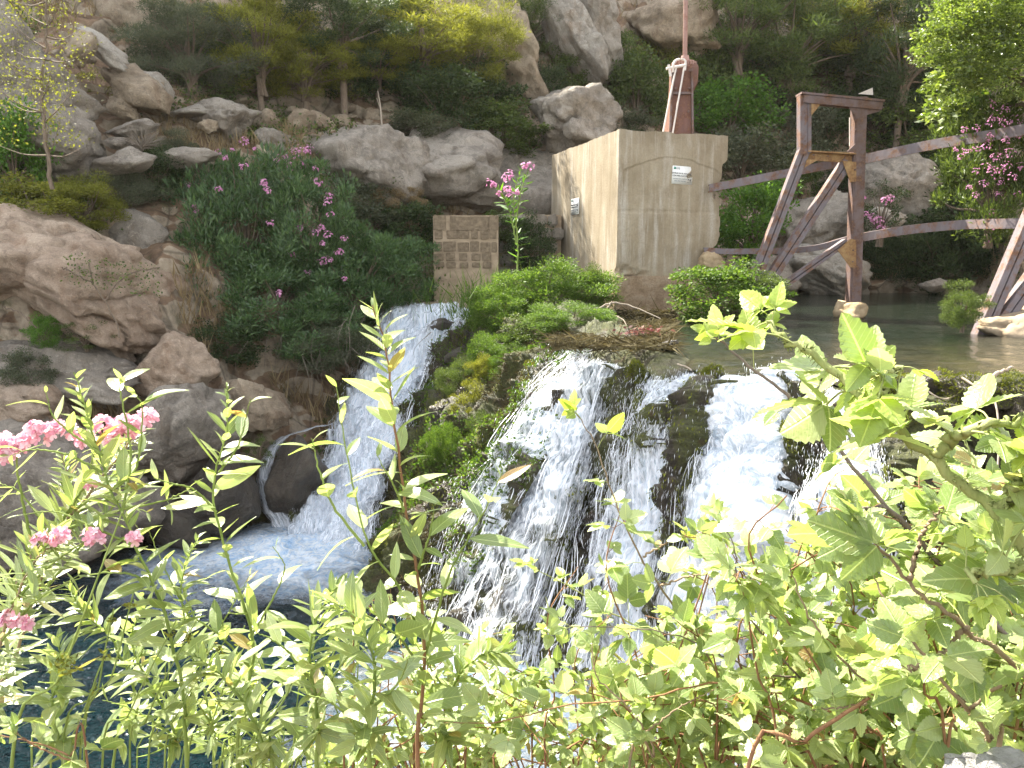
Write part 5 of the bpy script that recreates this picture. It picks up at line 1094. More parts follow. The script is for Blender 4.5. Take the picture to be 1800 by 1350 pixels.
for px, py, w_, h_, d, kd, mt, lb in [(968, 508, 215, 112, 15.9, 'fern', 'lf_fern', 'large bright green clump at the left foot of the block'), (885, 545, 140, 100, 15.3, 'fern', 'lf_fern', 'soft green clump beside the top of the chute'),
    (1035, 512, 90, 96, 15.9, 'fern', 'lf_mid', 'green clump touching the block corner'), (935, 585, 110, 80, 13.8, 'bush', 'lf_mid', 'dark green clump below the bright clump'), (868, 620, 96, 84, 13.9, 'fern', 'lf_fern', 'green clump hanging over the chute edge'),
    (812, 668, 84, 80, 13.4, 'fern', 'lf_mid', 'small fern clump overhanging the chute'), (850, 655, 70, 70, 13.3, 'fern', 'lf_yel', 'yellowish fern clump between two hanging green clumps'), (820, 725, 84, 100, 12.7, 'fern', 'lf_yel', 'lowest straggly clump beside the chute')]:
    plant('fern_clump', 'fern clump', px, py, w_, h_, d, kd, mt, lb, CG)
plant('ivy_clump', 'shrub', 75, 580, 60, 60, 13.2, 'bush', 'lf_bri', 'small bright leafy sprig below the pink slab', 'small plants on the left bank')
plant('ivy_clump', 'shrub', 150, 585, 110, 60, 13.4, 'spar', 'lf_mid', 'straggly ivy on the lower pink slab', 'small plants on the left bank')
plant('ivy_clump', 'shrub', 50, 655, 90, 90, 12.9, 'bush', 'lf_grey', 'dull green bush on the grey ledge, left', 'small plants on the left bank')
plant('ivy_clump', 'shrub', 455, 790, 60, 60, 13.7, 'spar', 'lf_mid', 'little green plant by the side trickle', 'small plants on the left bank')

def flower_cluster(mb, c, r_, n, size, sphere=True):
    p = c + nrmz(rng.normal(size=(n, 3))) * (rng.uniform(.3, 1, n) ** .5)[:, None] * r_ * np.array([1, .7, .8])
    ax = nrmz(p - c + np.array([0, -.25 * r_, .5 * r_])); th = rng.uniform(0, 6.28, n)
    a = nrmz(np.cross(ax, np.array([.3, .2, 1.]))); b = np.cross(ax, a)
    for k in range(5):
        t_ = th + k * 1.2566; dr = a * np.cos(t_)[:, None] + b * np.sin(t_)[:, None]
        leaves(mb, T_P, p, dr + ax * .45, ax, size * rng.uniform(.8, 1.15, n))
T_P = (np.array([(0, 0, 0), (-.28, .45, .04), (.28, .45, .04), (-.34, .85, 0), (.34, .85, 0), (0, 1.05, -.06)]), np.array([(0, 2, 1, 1)]), np.zeros((6, 2)))
T_P = (T_P[0], np.array([(0, 2, 1), (1, 2, 3), (2, 4, 3), (3, 4, 5)]), np.zeros((6, 2)))
def oleander(px, py, w_, h_, d, label, fl, var=0, mat='lf_ole', rotz=0, kind='ole', fsize=.030):
    root = plant('oleander_bush', 'oleander', px, py, w_, h_, d, kind, mat, label, 'oleander bushes', var, None, None, rotz)
    if fl:
        mb = MB(); rr = w_ / 2 * d / FPX
        for x, y, r_ in fl:
            dx = (x - px) / (w_ / 2); dz = (y - py) / (h_ / 2); q = max(0, 1 - dx * dx - dz * dz) ** .5
            c = P(x, y, d - max(rr, .4 * rr) * (.95 * q + .05)); flower_cluster(mb, c, r_ * d / FPX, int(6 + r_ * 1.2), fsize * .95)
            mb.build('flower_head', M['petal_far'], root); mb = MB()
    return root
oleander(430, 385, 230, 250, 17.6, 'tall oleander full of pink flowers on the left bank', [(430, 247, 9), (427, 292, 9), (385, 268, 7), (407, 265, 6), (396, 277, 6), (449, 262, 5), (495, 280, 14), (525, 268, 16), (540, 262, 11), (512, 292, 9), (533, 290, 8), (463, 320, 7), (330, 325, 5), (384, 333, 7), (470, 334, 7), (341, 362, 5), (476, 392, 7), (323, 382, 5), (345, 372, 4), (464, 322, 5), (529, 400, 8), (554, 322, 8)], 0)
oleander(545, 400, 170, 190, 17.4, 'oleander with scattered pink blossoms right of the tall one', [(555, 296, 6), (558, 320, 8), (577, 345, 8), (575, 356, 8), (581, 378, 7), (565, 400, 6), (576, 412, 8), (566, 428, 5), (604, 417, 6), (598, 442, 6), (593, 443, 5), (578, 456, 7), (514, 447, 6), (497, 482, 7), (511, 445, 5), (566, 458, 8), (540, 478, 6), (607, 490, 5), (490, 514, 6), (480, 474, 5), (555, 408, 7)], 1)
oleander(360, 490, 190, 190, 16.8, 'dark leafy oleander nearest the pink slab, without flowers', [], 2)
oleander(490, 540, 230, 170, 16.6, 'dark oleander overhanging the brown bank', [(491, 515, 6)], 1)
oleander(620, 480, 190, 170, 17.6, 'dark oleander beside the masonry wall', [(606, 490, 4)], 2)
oleander(560, 590, 170, 110, 16.3, 'leafy oleander skirt hanging to the left edge of the chute', [], 1)
oleander(690, 480, 150, 130, 18.4, 'shadowed oleander above the top of the chute', [], 0)
plant('shrub', 'shrub', 570, 600, 190, 110, 16.4, 'fern', 'lf_grey', 'grey dried brush hanging down the bank beside the chute')
plant('shrub', 'shrub', 400, 600, 150, 90, 15.6, 'bush', 'lf_dark', 'dark undergrowth above the rounded reddish boulder')
FR = [(rng.uniform(1500, 1800), rng.uniform(200, 450), rng.uniform(4, 8)) for _ in range(6)]
oleander(1750, 290, 190, 250, 15.2, 'tall oleander covered in mauve flowers at the right edge', [(x, y, r_) for x, y, r_ in [(1745, 182, 10), (1752, 205, 12), (1768, 190, 10), (1785, 212, 12), (1765, 215, 10), (1740, 215, 8), (1718, 225, 8), (1695, 228, 7), (1770, 245, 8), (1735, 255, 9), (1716, 262, 8), (1700, 262, 8), (1752, 275, 10), (1775, 268, 10), (1745, 300, 9), (1770, 290, 9), (1735, 292, 9), (1757, 318, 9), (1780, 310, 9), (1715, 300, 7), (1730, 322, 8), (1788, 340, 7), (1704, 330, 6), (1715, 342, 6), (1755, 342, 6), (1794, 292, 9), (1745, 372, 6), (1737, 425, 5), (1745, 400, 5), (1690, 275, 7), (1682, 262, 6), (1760, 300, 8), (1740, 240, 8), (1790, 235, 9)]], 2, 'lf_mid', 0, 'ole', .019)
oleander(1550, 370, 120, 110, 24.5, 'low oleander with mauve flowers behind the steel post', [(1515, 348, 7), (1558, 352, 9), (1565, 348, 7), (1545, 388, 9), (1535, 382, 8), (1550, 400, 7), (1522, 375, 5)], 1, 'lf_dark', 0, 'spar', .045)
tree = plant('leafy_tree', 'tree', 1850, 60, 460, 330, 14.6, 'bush', 'lf_sun', 'sunlit bright green tree in the upper right corner', None, 1, 560, 2.0)
for (px, py, w_, h_, d, v_, kd) in [(1715, 60, 200, 150, 13.6, 0, 'bush'), (1780, 130, 190, 120, 13.3, 2, 'spar'), (1690, 130, 130, 90, 13.7, 1, 'spar'), (1740, 10, 180, 90, 13.2, 2, 'bush'), (1665, 95, 90, 60, 13.8, 0, 'spar')]:
    me_, li_ = CM[kd][v_]; c_ = PV(px, py, d); o = bpy.data.objects.new('crown', me_); col.objects.link(o); o.parent = tree; o.location = c_ - tree.location; o.scale = (w_ / 2 * d / FPX * 1.1, .8, h_ / 2 * d / FPX * 1.1); o.rotation_euler = (0, 0, v_ * 2.0)
    o.material_slots[0].link = 'OBJECT'; o.material_slots[0].material = M['lf_sun']
    m = MB(); a_ = np.array(PV(1850, 150, 14.6) - tree.location); b_ = np.array(o.location); tube(m, smooth_path([a_, (a_ + b_) / 2 + np.array([0, 0, .15]), b_], 10), np.linspace(.06, .015, 10), 6); m.build('limb', M['bark'], tree)

# added pine over the chute, out of view; placed to shade the middle cascade
root = empty('added_shade_pine', (-8.6, 16.5, 1.5), 'added unseen pine over the chute, placed to shade the middle cascade', 'pine tree', HG)
mb = MB(); tube(mb, smooth_path([(0, 0, -1), (.8, -.4, 2.5), (2.4, -1.2, 5), (4.2, -2.2, 6.7)], 16), np.linspace(.2, .08, 16), 9); mb.build('trunk', M['bark'], root)
for k, (x, y, z, a, b, c_) in enumerate([(-4.6, 14.4, 8.0, 1.5, 1.7, .75), (-3.4, 13.6, 8.1, 1.3, 1.5, .7), (-5.6, 15.4, 8.7, 1.6, 1.6, .8), (-3.9, 14.8, 8.9, 1.2, 1.4, .7)]):
    o = bpy.data.objects.new('crown', CM['pine'][k % 3][0]); col.objects.link(o); o.parent = root; o.location = (x + 8.6, y - 16.5, z - 1.5); o.scale = (a, b, c_); o.material_slots[0].link = 'OBJECT'; o.material_slots[0].material = M['lf_mid']

# oleander sprig between masonry wall and block
def shoot(root, pts, r0, nleaf, Lm, tm, mat_leaf, mat_stem, mode='alt', t0=.06, n=40, spread=.9, tipL=.35, seed=0, whorl=1, droop=0.0, up=.5, r1=.25, stemname='stem'):
    g = np.random.default_rng(seed + 5000); pth = smooth_path(pts, n)
    m = MB(); wob = g.normal(size=(n, 3)) * r0 * .25; wob[0] = 0; tube(m, pth + wob, np.linspace(r0, r0 * r1, n), 7); m.build(stemname, M[mat_stem], root)
    tt = np.linspace(t0, .985, nleaf) + g.uniform(-.4, .4, nleaf) / nleaf * (whorl == 1); tt = np.clip(np.repeat(tt, whorl), 0, 1)
    idx = tt * (n - 1); k = np.clip(idx.astype(int), 0, n - 2); f = (idx - k)[:, None]; pos = pth[k] * (1 - f) + pth[k + 1] * f; tan = nrmz(pth[k + 1] - pth[k])
    N_ = len(tt); phi = np.arange(N_) * 2.399 + g.uniform(-.4, .4, N_); ref = nrmz(np.cross(tan, np.array([.2, 1, .1]))); rf2 = np.cross(tan, ref)
    rad = ref * np.cos(phi)[:, None] + rf2 * np.sin(phi)[:, None]
    dr = nrmz(tan * (1.15 - spread + .8 * (tt ** 3))[:, None] + rad * spread + np.array([0, 0, -droop]) + g.normal(size=(N_, 3)) * .14)
    L = Lm * np.interp(tt, [0, .75, 1], [1, .95, tipL]) * g.uniform(.5, 1.2, N_)
    return pos, dr, nrmz(tan * up + np.array([0, 0, .7]) + g.normal(size=(N_, 3)) * .35), L, g, tt
def leafy(root, tm_list, mat, packs, name='foliage'):
    m = MB()
    for pos, dr, nr, L in packs:
        ch = rng.integers(0, len(tm_list), len(pos))
        for j, tm in enumerate(tm_list):
            s_ = ch == j; leaves(m, tm, pos[s_], dr[s_], nr[s_], L[s_])
    return m.build(name, M[mat], root)
root = empty('oleander_sprig', P(905, 500, 16.0), 'single tall oleander stem with pink flowers between masonry wall and block', 'oleander')
packs = []; d = 16.0
for i, pts in enumerate([[P(908, 500, d), P(910, 420, d), P(903, 350, d), P(918, 290, d)], [P(908, 430, d), P(895, 370, d - .1), P(872, 325, d - .15)], [P(906, 400, d), P(915, 340, d - .2), P(928, 300, d - .2)]]):
    pos, dr, nr, L, g, tt = shoot(root, pts, .02, 20 if i == 0 else 11, .26, None, None, 'stem_green', seed=i, whorl=3, spread=.85, t0=.15 if i == 0 else .3); packs.append((pos, dr, nr, L))
leafy(root, T_O, 'lf_bri', packs); mb = MB()
for x, y, r_ in [(860, 322, 9), (868, 325, 6), (895, 306, 8), (893, 332, 8), (896, 340, 8), (910, 338, 6), (921, 291, 6), (931, 292, 8), (878, 340, 5), (890, 312, 7)]: flower_cluster(mb, P(x, y, d - .15), r_ * d / FPX, 12, .036); mb.build('flower_head', M['petal_far'], root); mb = MB()

# thin tree in front of the left cliff
root = empty('thin_tree', P(85, 300, 12.5), 'thin sparse lime leaved tree in front of the left cliff', 'tree'); d = 12.5
mb = MB(); tips = []
tr_ = smooth_path([P(92, 330, d), P(80, 240, d), P(70, 150, d), P(82, 60, d), P(78, -40, d)], 20); tube(mb, tr_ + rng.normal(size=tr_.shape) * .02, np.linspace(.032, .010, 20), 6); mb.build('trunk', M['bark'], root); mb = MB()
for k in range(26):
    i = rng.integers(3, 19); s0 = tr_[i]; e_ = s0 + np.array([rng.uniform(-.75, .65), rng.uniform(-.4, .4), rng.uniform(-.1, .75)]); mid = (s0 + e_) / 2 + np.array([0, 0, -.06]); q = smooth_path([s0, mid, e_], 8); tube(mb, q, np.linspace(.013, .004, 8), 4); tips += [q[5], q[6], q[7]]
mb.build('limbs', M['bark'], root); tips = np.array(tips); n = 2600; k = rng.integers(0, len(tips), n); off = rng.normal(size=(n, 3)) * .16
keep_ = (tips[k] + off)[:, 2] > PV(0, 260, d).z
mb = MB(); leaves(mb, T_R, (tips[k] + off)[keep_], rdir(n)[keep_], rdir(n)[keep_], rng.uniform(.025, .055, keep_.sum())); mb.build('crown', M['lf_yel'], root)

# grey dead bush and hanging roots
def twigs(name, label, cat, base, spread, n, L, mat='twig', r0=.012, down=False, group=None):
    root = empty(name, base, label, cat, group); mb = MB()
    for _ in range(n):
        a = np.array(base) + rng.normal(size=3) * np.array(spread) * (1 if down else .15)
        if down: e_ = a + np.array([rng.normal() * .18, -.15 + rng.normal() * .1, -L * rng.uniform(.5, 1)]); mid = (a + e_) / 2 + np.array([rng.normal() * .14, -.22, 0])
        else:
            dr = nrmz(np.array([rng.normal(), rng.normal() * .6, abs(rng.normal()) * .9 + .1])); e_ = a + dr * L * rng.uniform(.5, 1); mid = (a + e_) / 2 + np.array([0, 0, .05 * L])
        tube(mb, smooth_path([a, mid, e_], 7), np.linspace(r0, r0 * .3, 7), 4, 0, False)
    mb.build('branches', M[mat], root); return root
twigs('dead_bush', 'grey leafless bush spreading on the flat bluish slab', 'bush', P(250, 262, 16.9), (.1, .1, .1), 90, .55, 'twig_dark')
twigs('hanging_roots', 'pale dry roots hanging from the bank left of the chute', 'roots', P(560, 590, 15.9), (.75, .3, .22), 45, 1.0, 'twig_dark', .008, True)
twigs('hanging_roots', 'short dry roots hanging nearer the top of the chute', 'roots', P(630, 560, 17.2), (.45, .3, .25), 25, 1.0, 'twig_dark', .008, True)
root = empty('bare_sapling', P(672, 228, 21.5), 'bare thin white stemmed sapling on the grey rock wall', 'sapling'); mb = MB()
tube(mb, smooth_path([P(672, 235, 21.2), P(669, 190, 21.2), P(664, 160, 21.2)], 8), np.linspace(.03, .01, 8), 5); tube(mb, smooth_path([P(670, 195, 21.2), P(662, 172, 21.2)], 4), .01, 4); mb.build('stem', M['twig'], root)
root = empty('creeper', P(205, 590, 13.6), 'thin dark creeper climbing the face of the pink slab', 'creeper'); mb = MB()
for pts in ([(210, 592), (190, 540), (165, 500), (155, 460)], [(62, 575), (35, 550), (8, 540)], [(185, 530), (205, 500), (235, 480), (280, 470)], [(165, 500), (130, 480), (110, 468)]): tube(mb, smooth_path([P(x, y, 12.95) for x, y in pts], 14) + rng.normal(size=(14, 3)) * .012, .012, 5)
mb.build('stem', M['bark'], root); mb = MB(); n = 420; a = rng.integers(0, 3, n); px = rng.uniform(110, 285, n); py = 470 + rng.uniform(-28, 28, n) + (px - 110) * .15; leaves(mb, T_R, P(px, py, 12.95 + rng.uniform(-.1, .05, n)), rdir(n), rdir(n), rng.uniform(.03, .06, n)); mb.build('foliage', M['lf_mid'], root)
# driftwood and litter on the crest
for i, (pts, r_, lb) in enumerate([([(1054, 541, 14.6), (1078, 532, 14.6), (1110, 538, 14.5), (1160, 560, 14.2)], .018, 'long pale driftwood stick lying along the foot of the block'), ([(1060, 552, 14.0), (1075, 530, 14.0)], .02, 'short pale stick poking up at the foot of the block'),
    ([(1082, 555, 13.6), (1098, 565, 13.4), (1104, 585, 13.2)], .012, 'thin curved twig beside the red leaf litter'), ([(940, 590, 13.6), (985, 572, 13.8), (1010, 562, 14)], .02, 'brown branch lying below the green clumps'), ([(1190, 640, 9.6), (1215, 650, 9.3), (1224, 675, 8.9)], .012, 'pale curved twig at the cascade lip'),
    ([(1690, 664, 6.9), (1730, 690, 6.7), (1755, 735, 6.5), (1752, 900, 6.1)], .012, 'bare pale root dangling over the ledge behind the brambles'), ([(1745, 660, 6.9), (1780, 645, 6.9)], .02, 'brown driftwood piece on the ledge at the right'), ([(1600, 660, 7.0), (1650, 700, 6.9), (1690, 692, 6.9)], .01, 'thin bent root across the mossy lumps')]):
    mb = MB(); q = smooth_path([P(*p_) for p_ in pts], 14); tube(mb, q + rng.normal(size=q.shape) * r_ * .3, np.linspace(r_, r_ * .5, 14), 6); tag(mb.build('driftwood_stick', M['twig']), lb, 'stick', 'sticks caught on the weir')
mb = MB(); n = 110; px = rng.normal(1125, 20, n); py = 583 + rng.normal(0, 4, n); leaves(mb, T_R, P(px, py, rng.normal(12.0, .3, n)), rdir(n) * np.array([1, 1, .4]), rdir(n) + np.array([0, 0, 1]), rng.uniform(.05, .11, n))
M['litter'] = petal('red_leaf_litter', (.07, .02, .02), (.16, .05, .045), (.22, .13, .09)); tag(mb.build('leaf_litter', M['litter']), 'reddish leaf litter heaped at the weir crest', None, None, 'stuff')
mb = MB(); n = 4200; px = rng.uniform(965, 1190, n); py = rng.uniform(545, 612, n); dd = 1.15 / np.tan(PITCH + np.arctan((py - 675) / FPX)) ; dd = np.clip(dd, 10, 15.5)
leaves(mb, T_N, P(px, py, dd), rdir(n) * np.array([1, 1, .25]), rdir(n), rng.uniform(.1, .4, n), 0, rng.uniform(.6, 1.6, n)); tag(mb.build('crest_debris', M['lf_dryg']), 'grey brown straw and twig debris on the weir crest', None, None, 'stuff')
mb = MB(); n = 1500; c_ = P(880, 540, 16.2); p = c_ + rng.normal(size=(n, 3)) * np.array([.55, .5, .2]); leaves(mb, T_N, p, rng.normal(size=(n, 3)) * .35 + np.array([-.1, -.1, 1]), rdir(n), rng.uniform(.2, .55, n), 0, rng.uniform(.3, .8, n)); tag(mb.build('crest_grass', M['lf_fern']), 'long thin grass growing beside the top of the chute', None, None, 'stuff')

# ---------------------------------------------------------------- foreground plants
def gp(px, py, d):  # foot of a stem on the bank, straight below
    q = P(px, py, d); x, y = q[0], q[1] - .05; return np.array([x, y, bank_z(x, y) - .05])
def with_foot(pts):
    return [gp(*pts[0])] + [P(*p_) for p_ in pts]
seedc = [0]
def willow(stems, label, Lm=.085, mat='fg_willow', tm=None, r0=.0045, dens=1.0, flowers=(), name='willow_shoot', cat='willow shoot', group='leafy shoots on the near bank', whorl=1, stem='stem_green', fs=.019, spread=.85):
    root = empty(name, gp(*stems[0][0]), label, cat, group); packs = []
    for i, s_ in enumerate(stems):
        seedc[0] += 1; pts = with_foot(s_) if i == 0 else [P(*p_) for p_ in s_]
        Ltot = sum(np.linalg.norm(pts[k + 1] - pts[k]) for k in range(len(pts) - 1)); nl = max(5, int(Ltot / (Lm * .33) * dens)) // whorl
        pos, dr, nr, L, g, tt = shoot(root, pts, r0 if i == 0 else r0 * .6, nl, Lm, None, None, stem if i == 0 else 'stem_green', t0=.25 if i == 0 else .08, seed=seedc[0], n=36, spread=spread, whorl=whorl); packs.append((pos, dr, nr, L))
    leafy(root, tm or T_W, mat, packs)
    if flowers:
        mb = MB()
        for x, y, d, r_ in flowers: flower_cluster(mb, P(x, y, d), .95 * r_ * d / FPX, int(4 + r_ * .5), fs * .92); mb.build('flower_head', M['petal'], root); mb = MB()
    return root
# centre willow
willow([[(735, 1400, 1.30), (742, 1250, 1.32), (745, 1100, 1.34), (715, 900, 1.38), (690, 720, 1.42), (678, 610, 1.44), (655, 537, 1.45)],
        [(742, 1120, 1.34), (700, 1030, 1.32), (650, 960, 1.30), (620, 850, 1.32), (600, 740, 1.34), (592, 680, 1.35)],
        [(748, 1150, 1.34), (790, 1010, 1.30), (850, 900, 1.30), (885, 825, 1.30)],
        [(735, 1000, 1.36), (755, 940, 1.33), (765, 880, 1.32)], [(712, 900, 1.38), (690, 850, 1.36), (662, 800, 1.36)],
        [(640, 960, 1.30), (580, 880, 1.30), (555, 800, 1.30), (548, 770, 1.30)],
        [(745, 1180, 1.33), (700, 1120, 1.28), (650, 1085, 1.25), (600, 1075, 1.24)]],
       'tallest central willow shoot whose single stem rises in front of the chute', .100, dens=.85, stem='stem_red')
willow([[(420, 1420, 1.5), (430, 1250, 1.5), (445, 1130, 1.5), (400, 980, 1.5), (375, 860, 1.5), (398, 760, 1.5), (400, 675, 1.5)],
        [(440, 1120, 1.5), (475, 1060, 1.48), (500, 1000, 1.47), (480, 960, 1.47)], [(380, 900, 1.5), (340, 860, 1.48), (300, 850, 1.46), (270, 840, 1.46)],
        [(445, 1180, 1.5), (390, 1120, 1.46), (340, 1080, 1.45), (310, 1000, 1.45)], [(385, 830, 1.5), (420, 780, 1.49), (440, 700, 1.49)]],
       'upright leafy shoot left of the foam, curling at its tip', .085, dens=.7)
willow([[(330, 1400, 1.45), (325, 1250, 1.45), (290, 1080, 1.45), (240, 960, 1.45), (190, 850, 1.47), (160, 750, 1.5), (130, 655, 1.5)],
        [(270, 1030, 1.45), (230, 1010, 1.42), (160, 1010, 1.40), (90, 1040, 1.40)], [(215, 900, 1.46), (230, 800, 1.47), (212, 690, 1.48), (215, 665, 1.48)],
        [(180, 830, 1.47), (120, 800, 1.45), (60, 790, 1.45), (20, 800, 1.45)], [(240, 960, 1.45), (170, 930, 1.42), (100, 900, 1.42), (40, 905, 1.42)],
        [(200, 860, 1.46), (240, 820, 1.48), (250, 720, 1.48), (235, 690, 1.48)], [(180, 800, 1.47), (100, 740, 1.48), (80, 690, 1.48)]],
       'tall left shoot with narrow upright leaves beside the pink flowers', .078, dens=.9, tm=T_W, mat='fg_willow')
OG = 'oleanders in the foreground'
willow([[(-40, 1420, 1.6), (-20, 1200, 1.6), (40, 1000, 1.6), (130, 900, 1.62), (210, 800, 1.65), (250, 745, 1.65)],
        [(60, 980, 1.6), (40, 880, 1.6), (30, 800, 1.6), (60, 760, 1.62)], [(100, 930, 1.6), (150, 850, 1.6), (170, 780, 1.62)], [(20, 1050, 1.6), (60, 980, 1.58), (100, 945, 1.56)], [(90, 940, 1.6), (200, 900, 1.58), (290, 880, 1.58), (330, 860, 1.58)], [(120, 900, 1.6), (180, 870, 1.6), (240, 850, 1.6)]],
       'near oleander with pale pink flower heads at the left', .088, 'fg_ole', T_O, .006, 1.35,
       [(255, 735, 1.62, 17), (232, 752, 1.62, 14), (205, 752, 1.62, 16), (180, 745, 1.62, 14), (150, 770, 1.60, 14), (70, 765, 1.58, 18), (45, 775, 1.58, 14), (20, 785, 1.58, 18), (0, 780, 1.58, 20), (5, 800, 1.58, 12), (195, 772, 1.60, 16), (95, 755, 1.58, 14), (160, 845, 1.58, 10), (120, 755, 1.58, 12), (60, 752, 1.57, 12), (220, 740, 1.6, 12), (240, 745, 1.6, 12)],
       'near_oleander', 'oleander', OG, 3, 'cane', .0155, .95)
willow([[(-60, 1420, 1.4), (-30, 1250, 1.4), (10, 1100, 1.4), (60, 990, 1.4), (110, 950, 1.4)], [(20, 1060, 1.4), (100, 985, 1.4), (160, 945, 1.4)], [(0, 1130, 1.4), (60, 1060, 1.38), (140, 1010, 1.36)]],
       'lower near oleander with two small pink flower heads over the dark pool', .08, 'fg_ole', T_O, .005, 1.3,
       [(92, 942, 1.38, 16), (70, 950, 1.38, 10), (110, 938, 1.38, 10), (160, 942, 1.38, 14), (172, 950, 1.38, 8), (235, 945, 1.38, 9), (20, 1085, 1.36, 16), (5, 1092, 1.36, 12), (45, 1095, 1.36, 8)], 'near_oleander', 'oleander', OG, 3, 'cane', .013, .95)
willow([[(-30, 1420, 1.7), (30, 1150, 1.7), (80, 1000, 1.7), (120, 880, 1.7), (110, 800, 1.72)], [(60, 1060, 1.7), (150, 950, 1.68), (220, 860, 1.68), (230, 800, 1.68)], [(100, 960, 1.7), (40, 870, 1.7), (0, 850, 1.7)], [(110, 920, 1.7), (180, 880, 1.7), (260, 900, 1.7)], [(60, 1060, 1.7), (0, 1000, 1.7), (-40, 960, 1.7)]],
       'bushy narrow leaved oleander behind the two pink flower heads', .075, 'fg_ole', T_O, .005, 1.8, [(235, 742, 1.66, 9), (100, 748, 1.66, 10), (150, 842, 1.64, 9)], 'near_oleander', 'oleander', OG, 3, 'cane', .013, .95)
# lower shoots
LS = [([[(560, 1420, 1.25), (560, 1280, 1.25), (545, 1160, 1.25), (560, 1080, 1.25), (600, 1020, 1.25)], [(555, 1230, 1.25), (600, 1170, 1.22), (640, 1120, 1.2)], [(550, 1200, 1.25), (500, 1140, 1.22), (450, 1110, 1.2)]], 'broad leaved shoot just under the foam'),
 ([[(650, 1420, 1.15), (640, 1300, 1.15), (660, 1180, 1.15), (620, 1080, 1.17), (560, 1050, 1.2)], [(650, 1250, 1.15), (700, 1200, 1.12), (720, 1150, 1.1)], [(645, 1300, 1.15), (590, 1240, 1.1), (540, 1220, 1.1)]], 'shoot with large shaded leaves at the bottom centre left'),
 ([[(770, 1420, 1.4), (790, 1300, 1.4), (800, 1200, 1.4), (850, 1150, 1.4), (905, 1150, 1.4)], [(795, 1230, 1.4), (760, 1180, 1.4), (730, 1130, 1.4)]], 'small shoot pointing right in front of the slanting cascade'),
 ([[(300, 1420, 1.7), (310, 1300, 1.7), (260, 1200, 1.7), (230, 1120, 1.7), (260, 1060, 1.7)], [(290, 1250, 1.7), (340, 1180, 1.68), (380, 1130, 1.66)], [(300, 1290, 1.7), (240, 1250, 1.7), (180, 1230, 1.7)]], 'scrappy shoot above the glittering water'),
 ([[(480, 1420, 1.3), (470, 1330, 1.3), (430, 1240, 1.3), (380, 1180, 1.3), (340, 1150, 1.3)], [(455, 1290, 1.3), (500, 1230, 1.28), (520, 1180, 1.28)]], 'leaning leafy shoot at the bottom left of centre'),
 ([[(120, 1420, 1.3), (110, 1330, 1.3), (90, 1240, 1.3), (110, 1180, 1.3), (100, 1120, 1.3)]], 'slender shoot with one large dark leaf over the pool'),
 ([[(200, 1420, 1.9), (240, 1250, 1.9), (200, 1130, 1.9), (150, 1080, 1.9), (120, 1030, 1.9)], [(220, 1180, 1.9), (260, 1120, 1.9), (250, 1040, 1.9)]], 'airy shoot crossing the dark pool at the left'),
 ([[(380, 1420, 1.9), (370, 1260, 1.9), (330, 1120, 1.9), (320, 1020, 1.9), (350, 940, 1.9)], [(350, 1180, 1.9), (400, 1080, 1.9), (440, 1010, 1.9)], [(340, 1100, 1.9), (290, 1000, 1.9), (260, 930, 1.9)]], 'tall shoot with small crowded leaves left of the foam'),
 ([[(860, 1420, 1.7), (850, 1330, 1.7), (880, 1260, 1.7), (930, 1210, 1.7), (960, 1190, 1.7)]], 'short shoot beneath the slanting cascade')]
for st_, lb in LS: willow(st_, lb, .078, dens=.85)

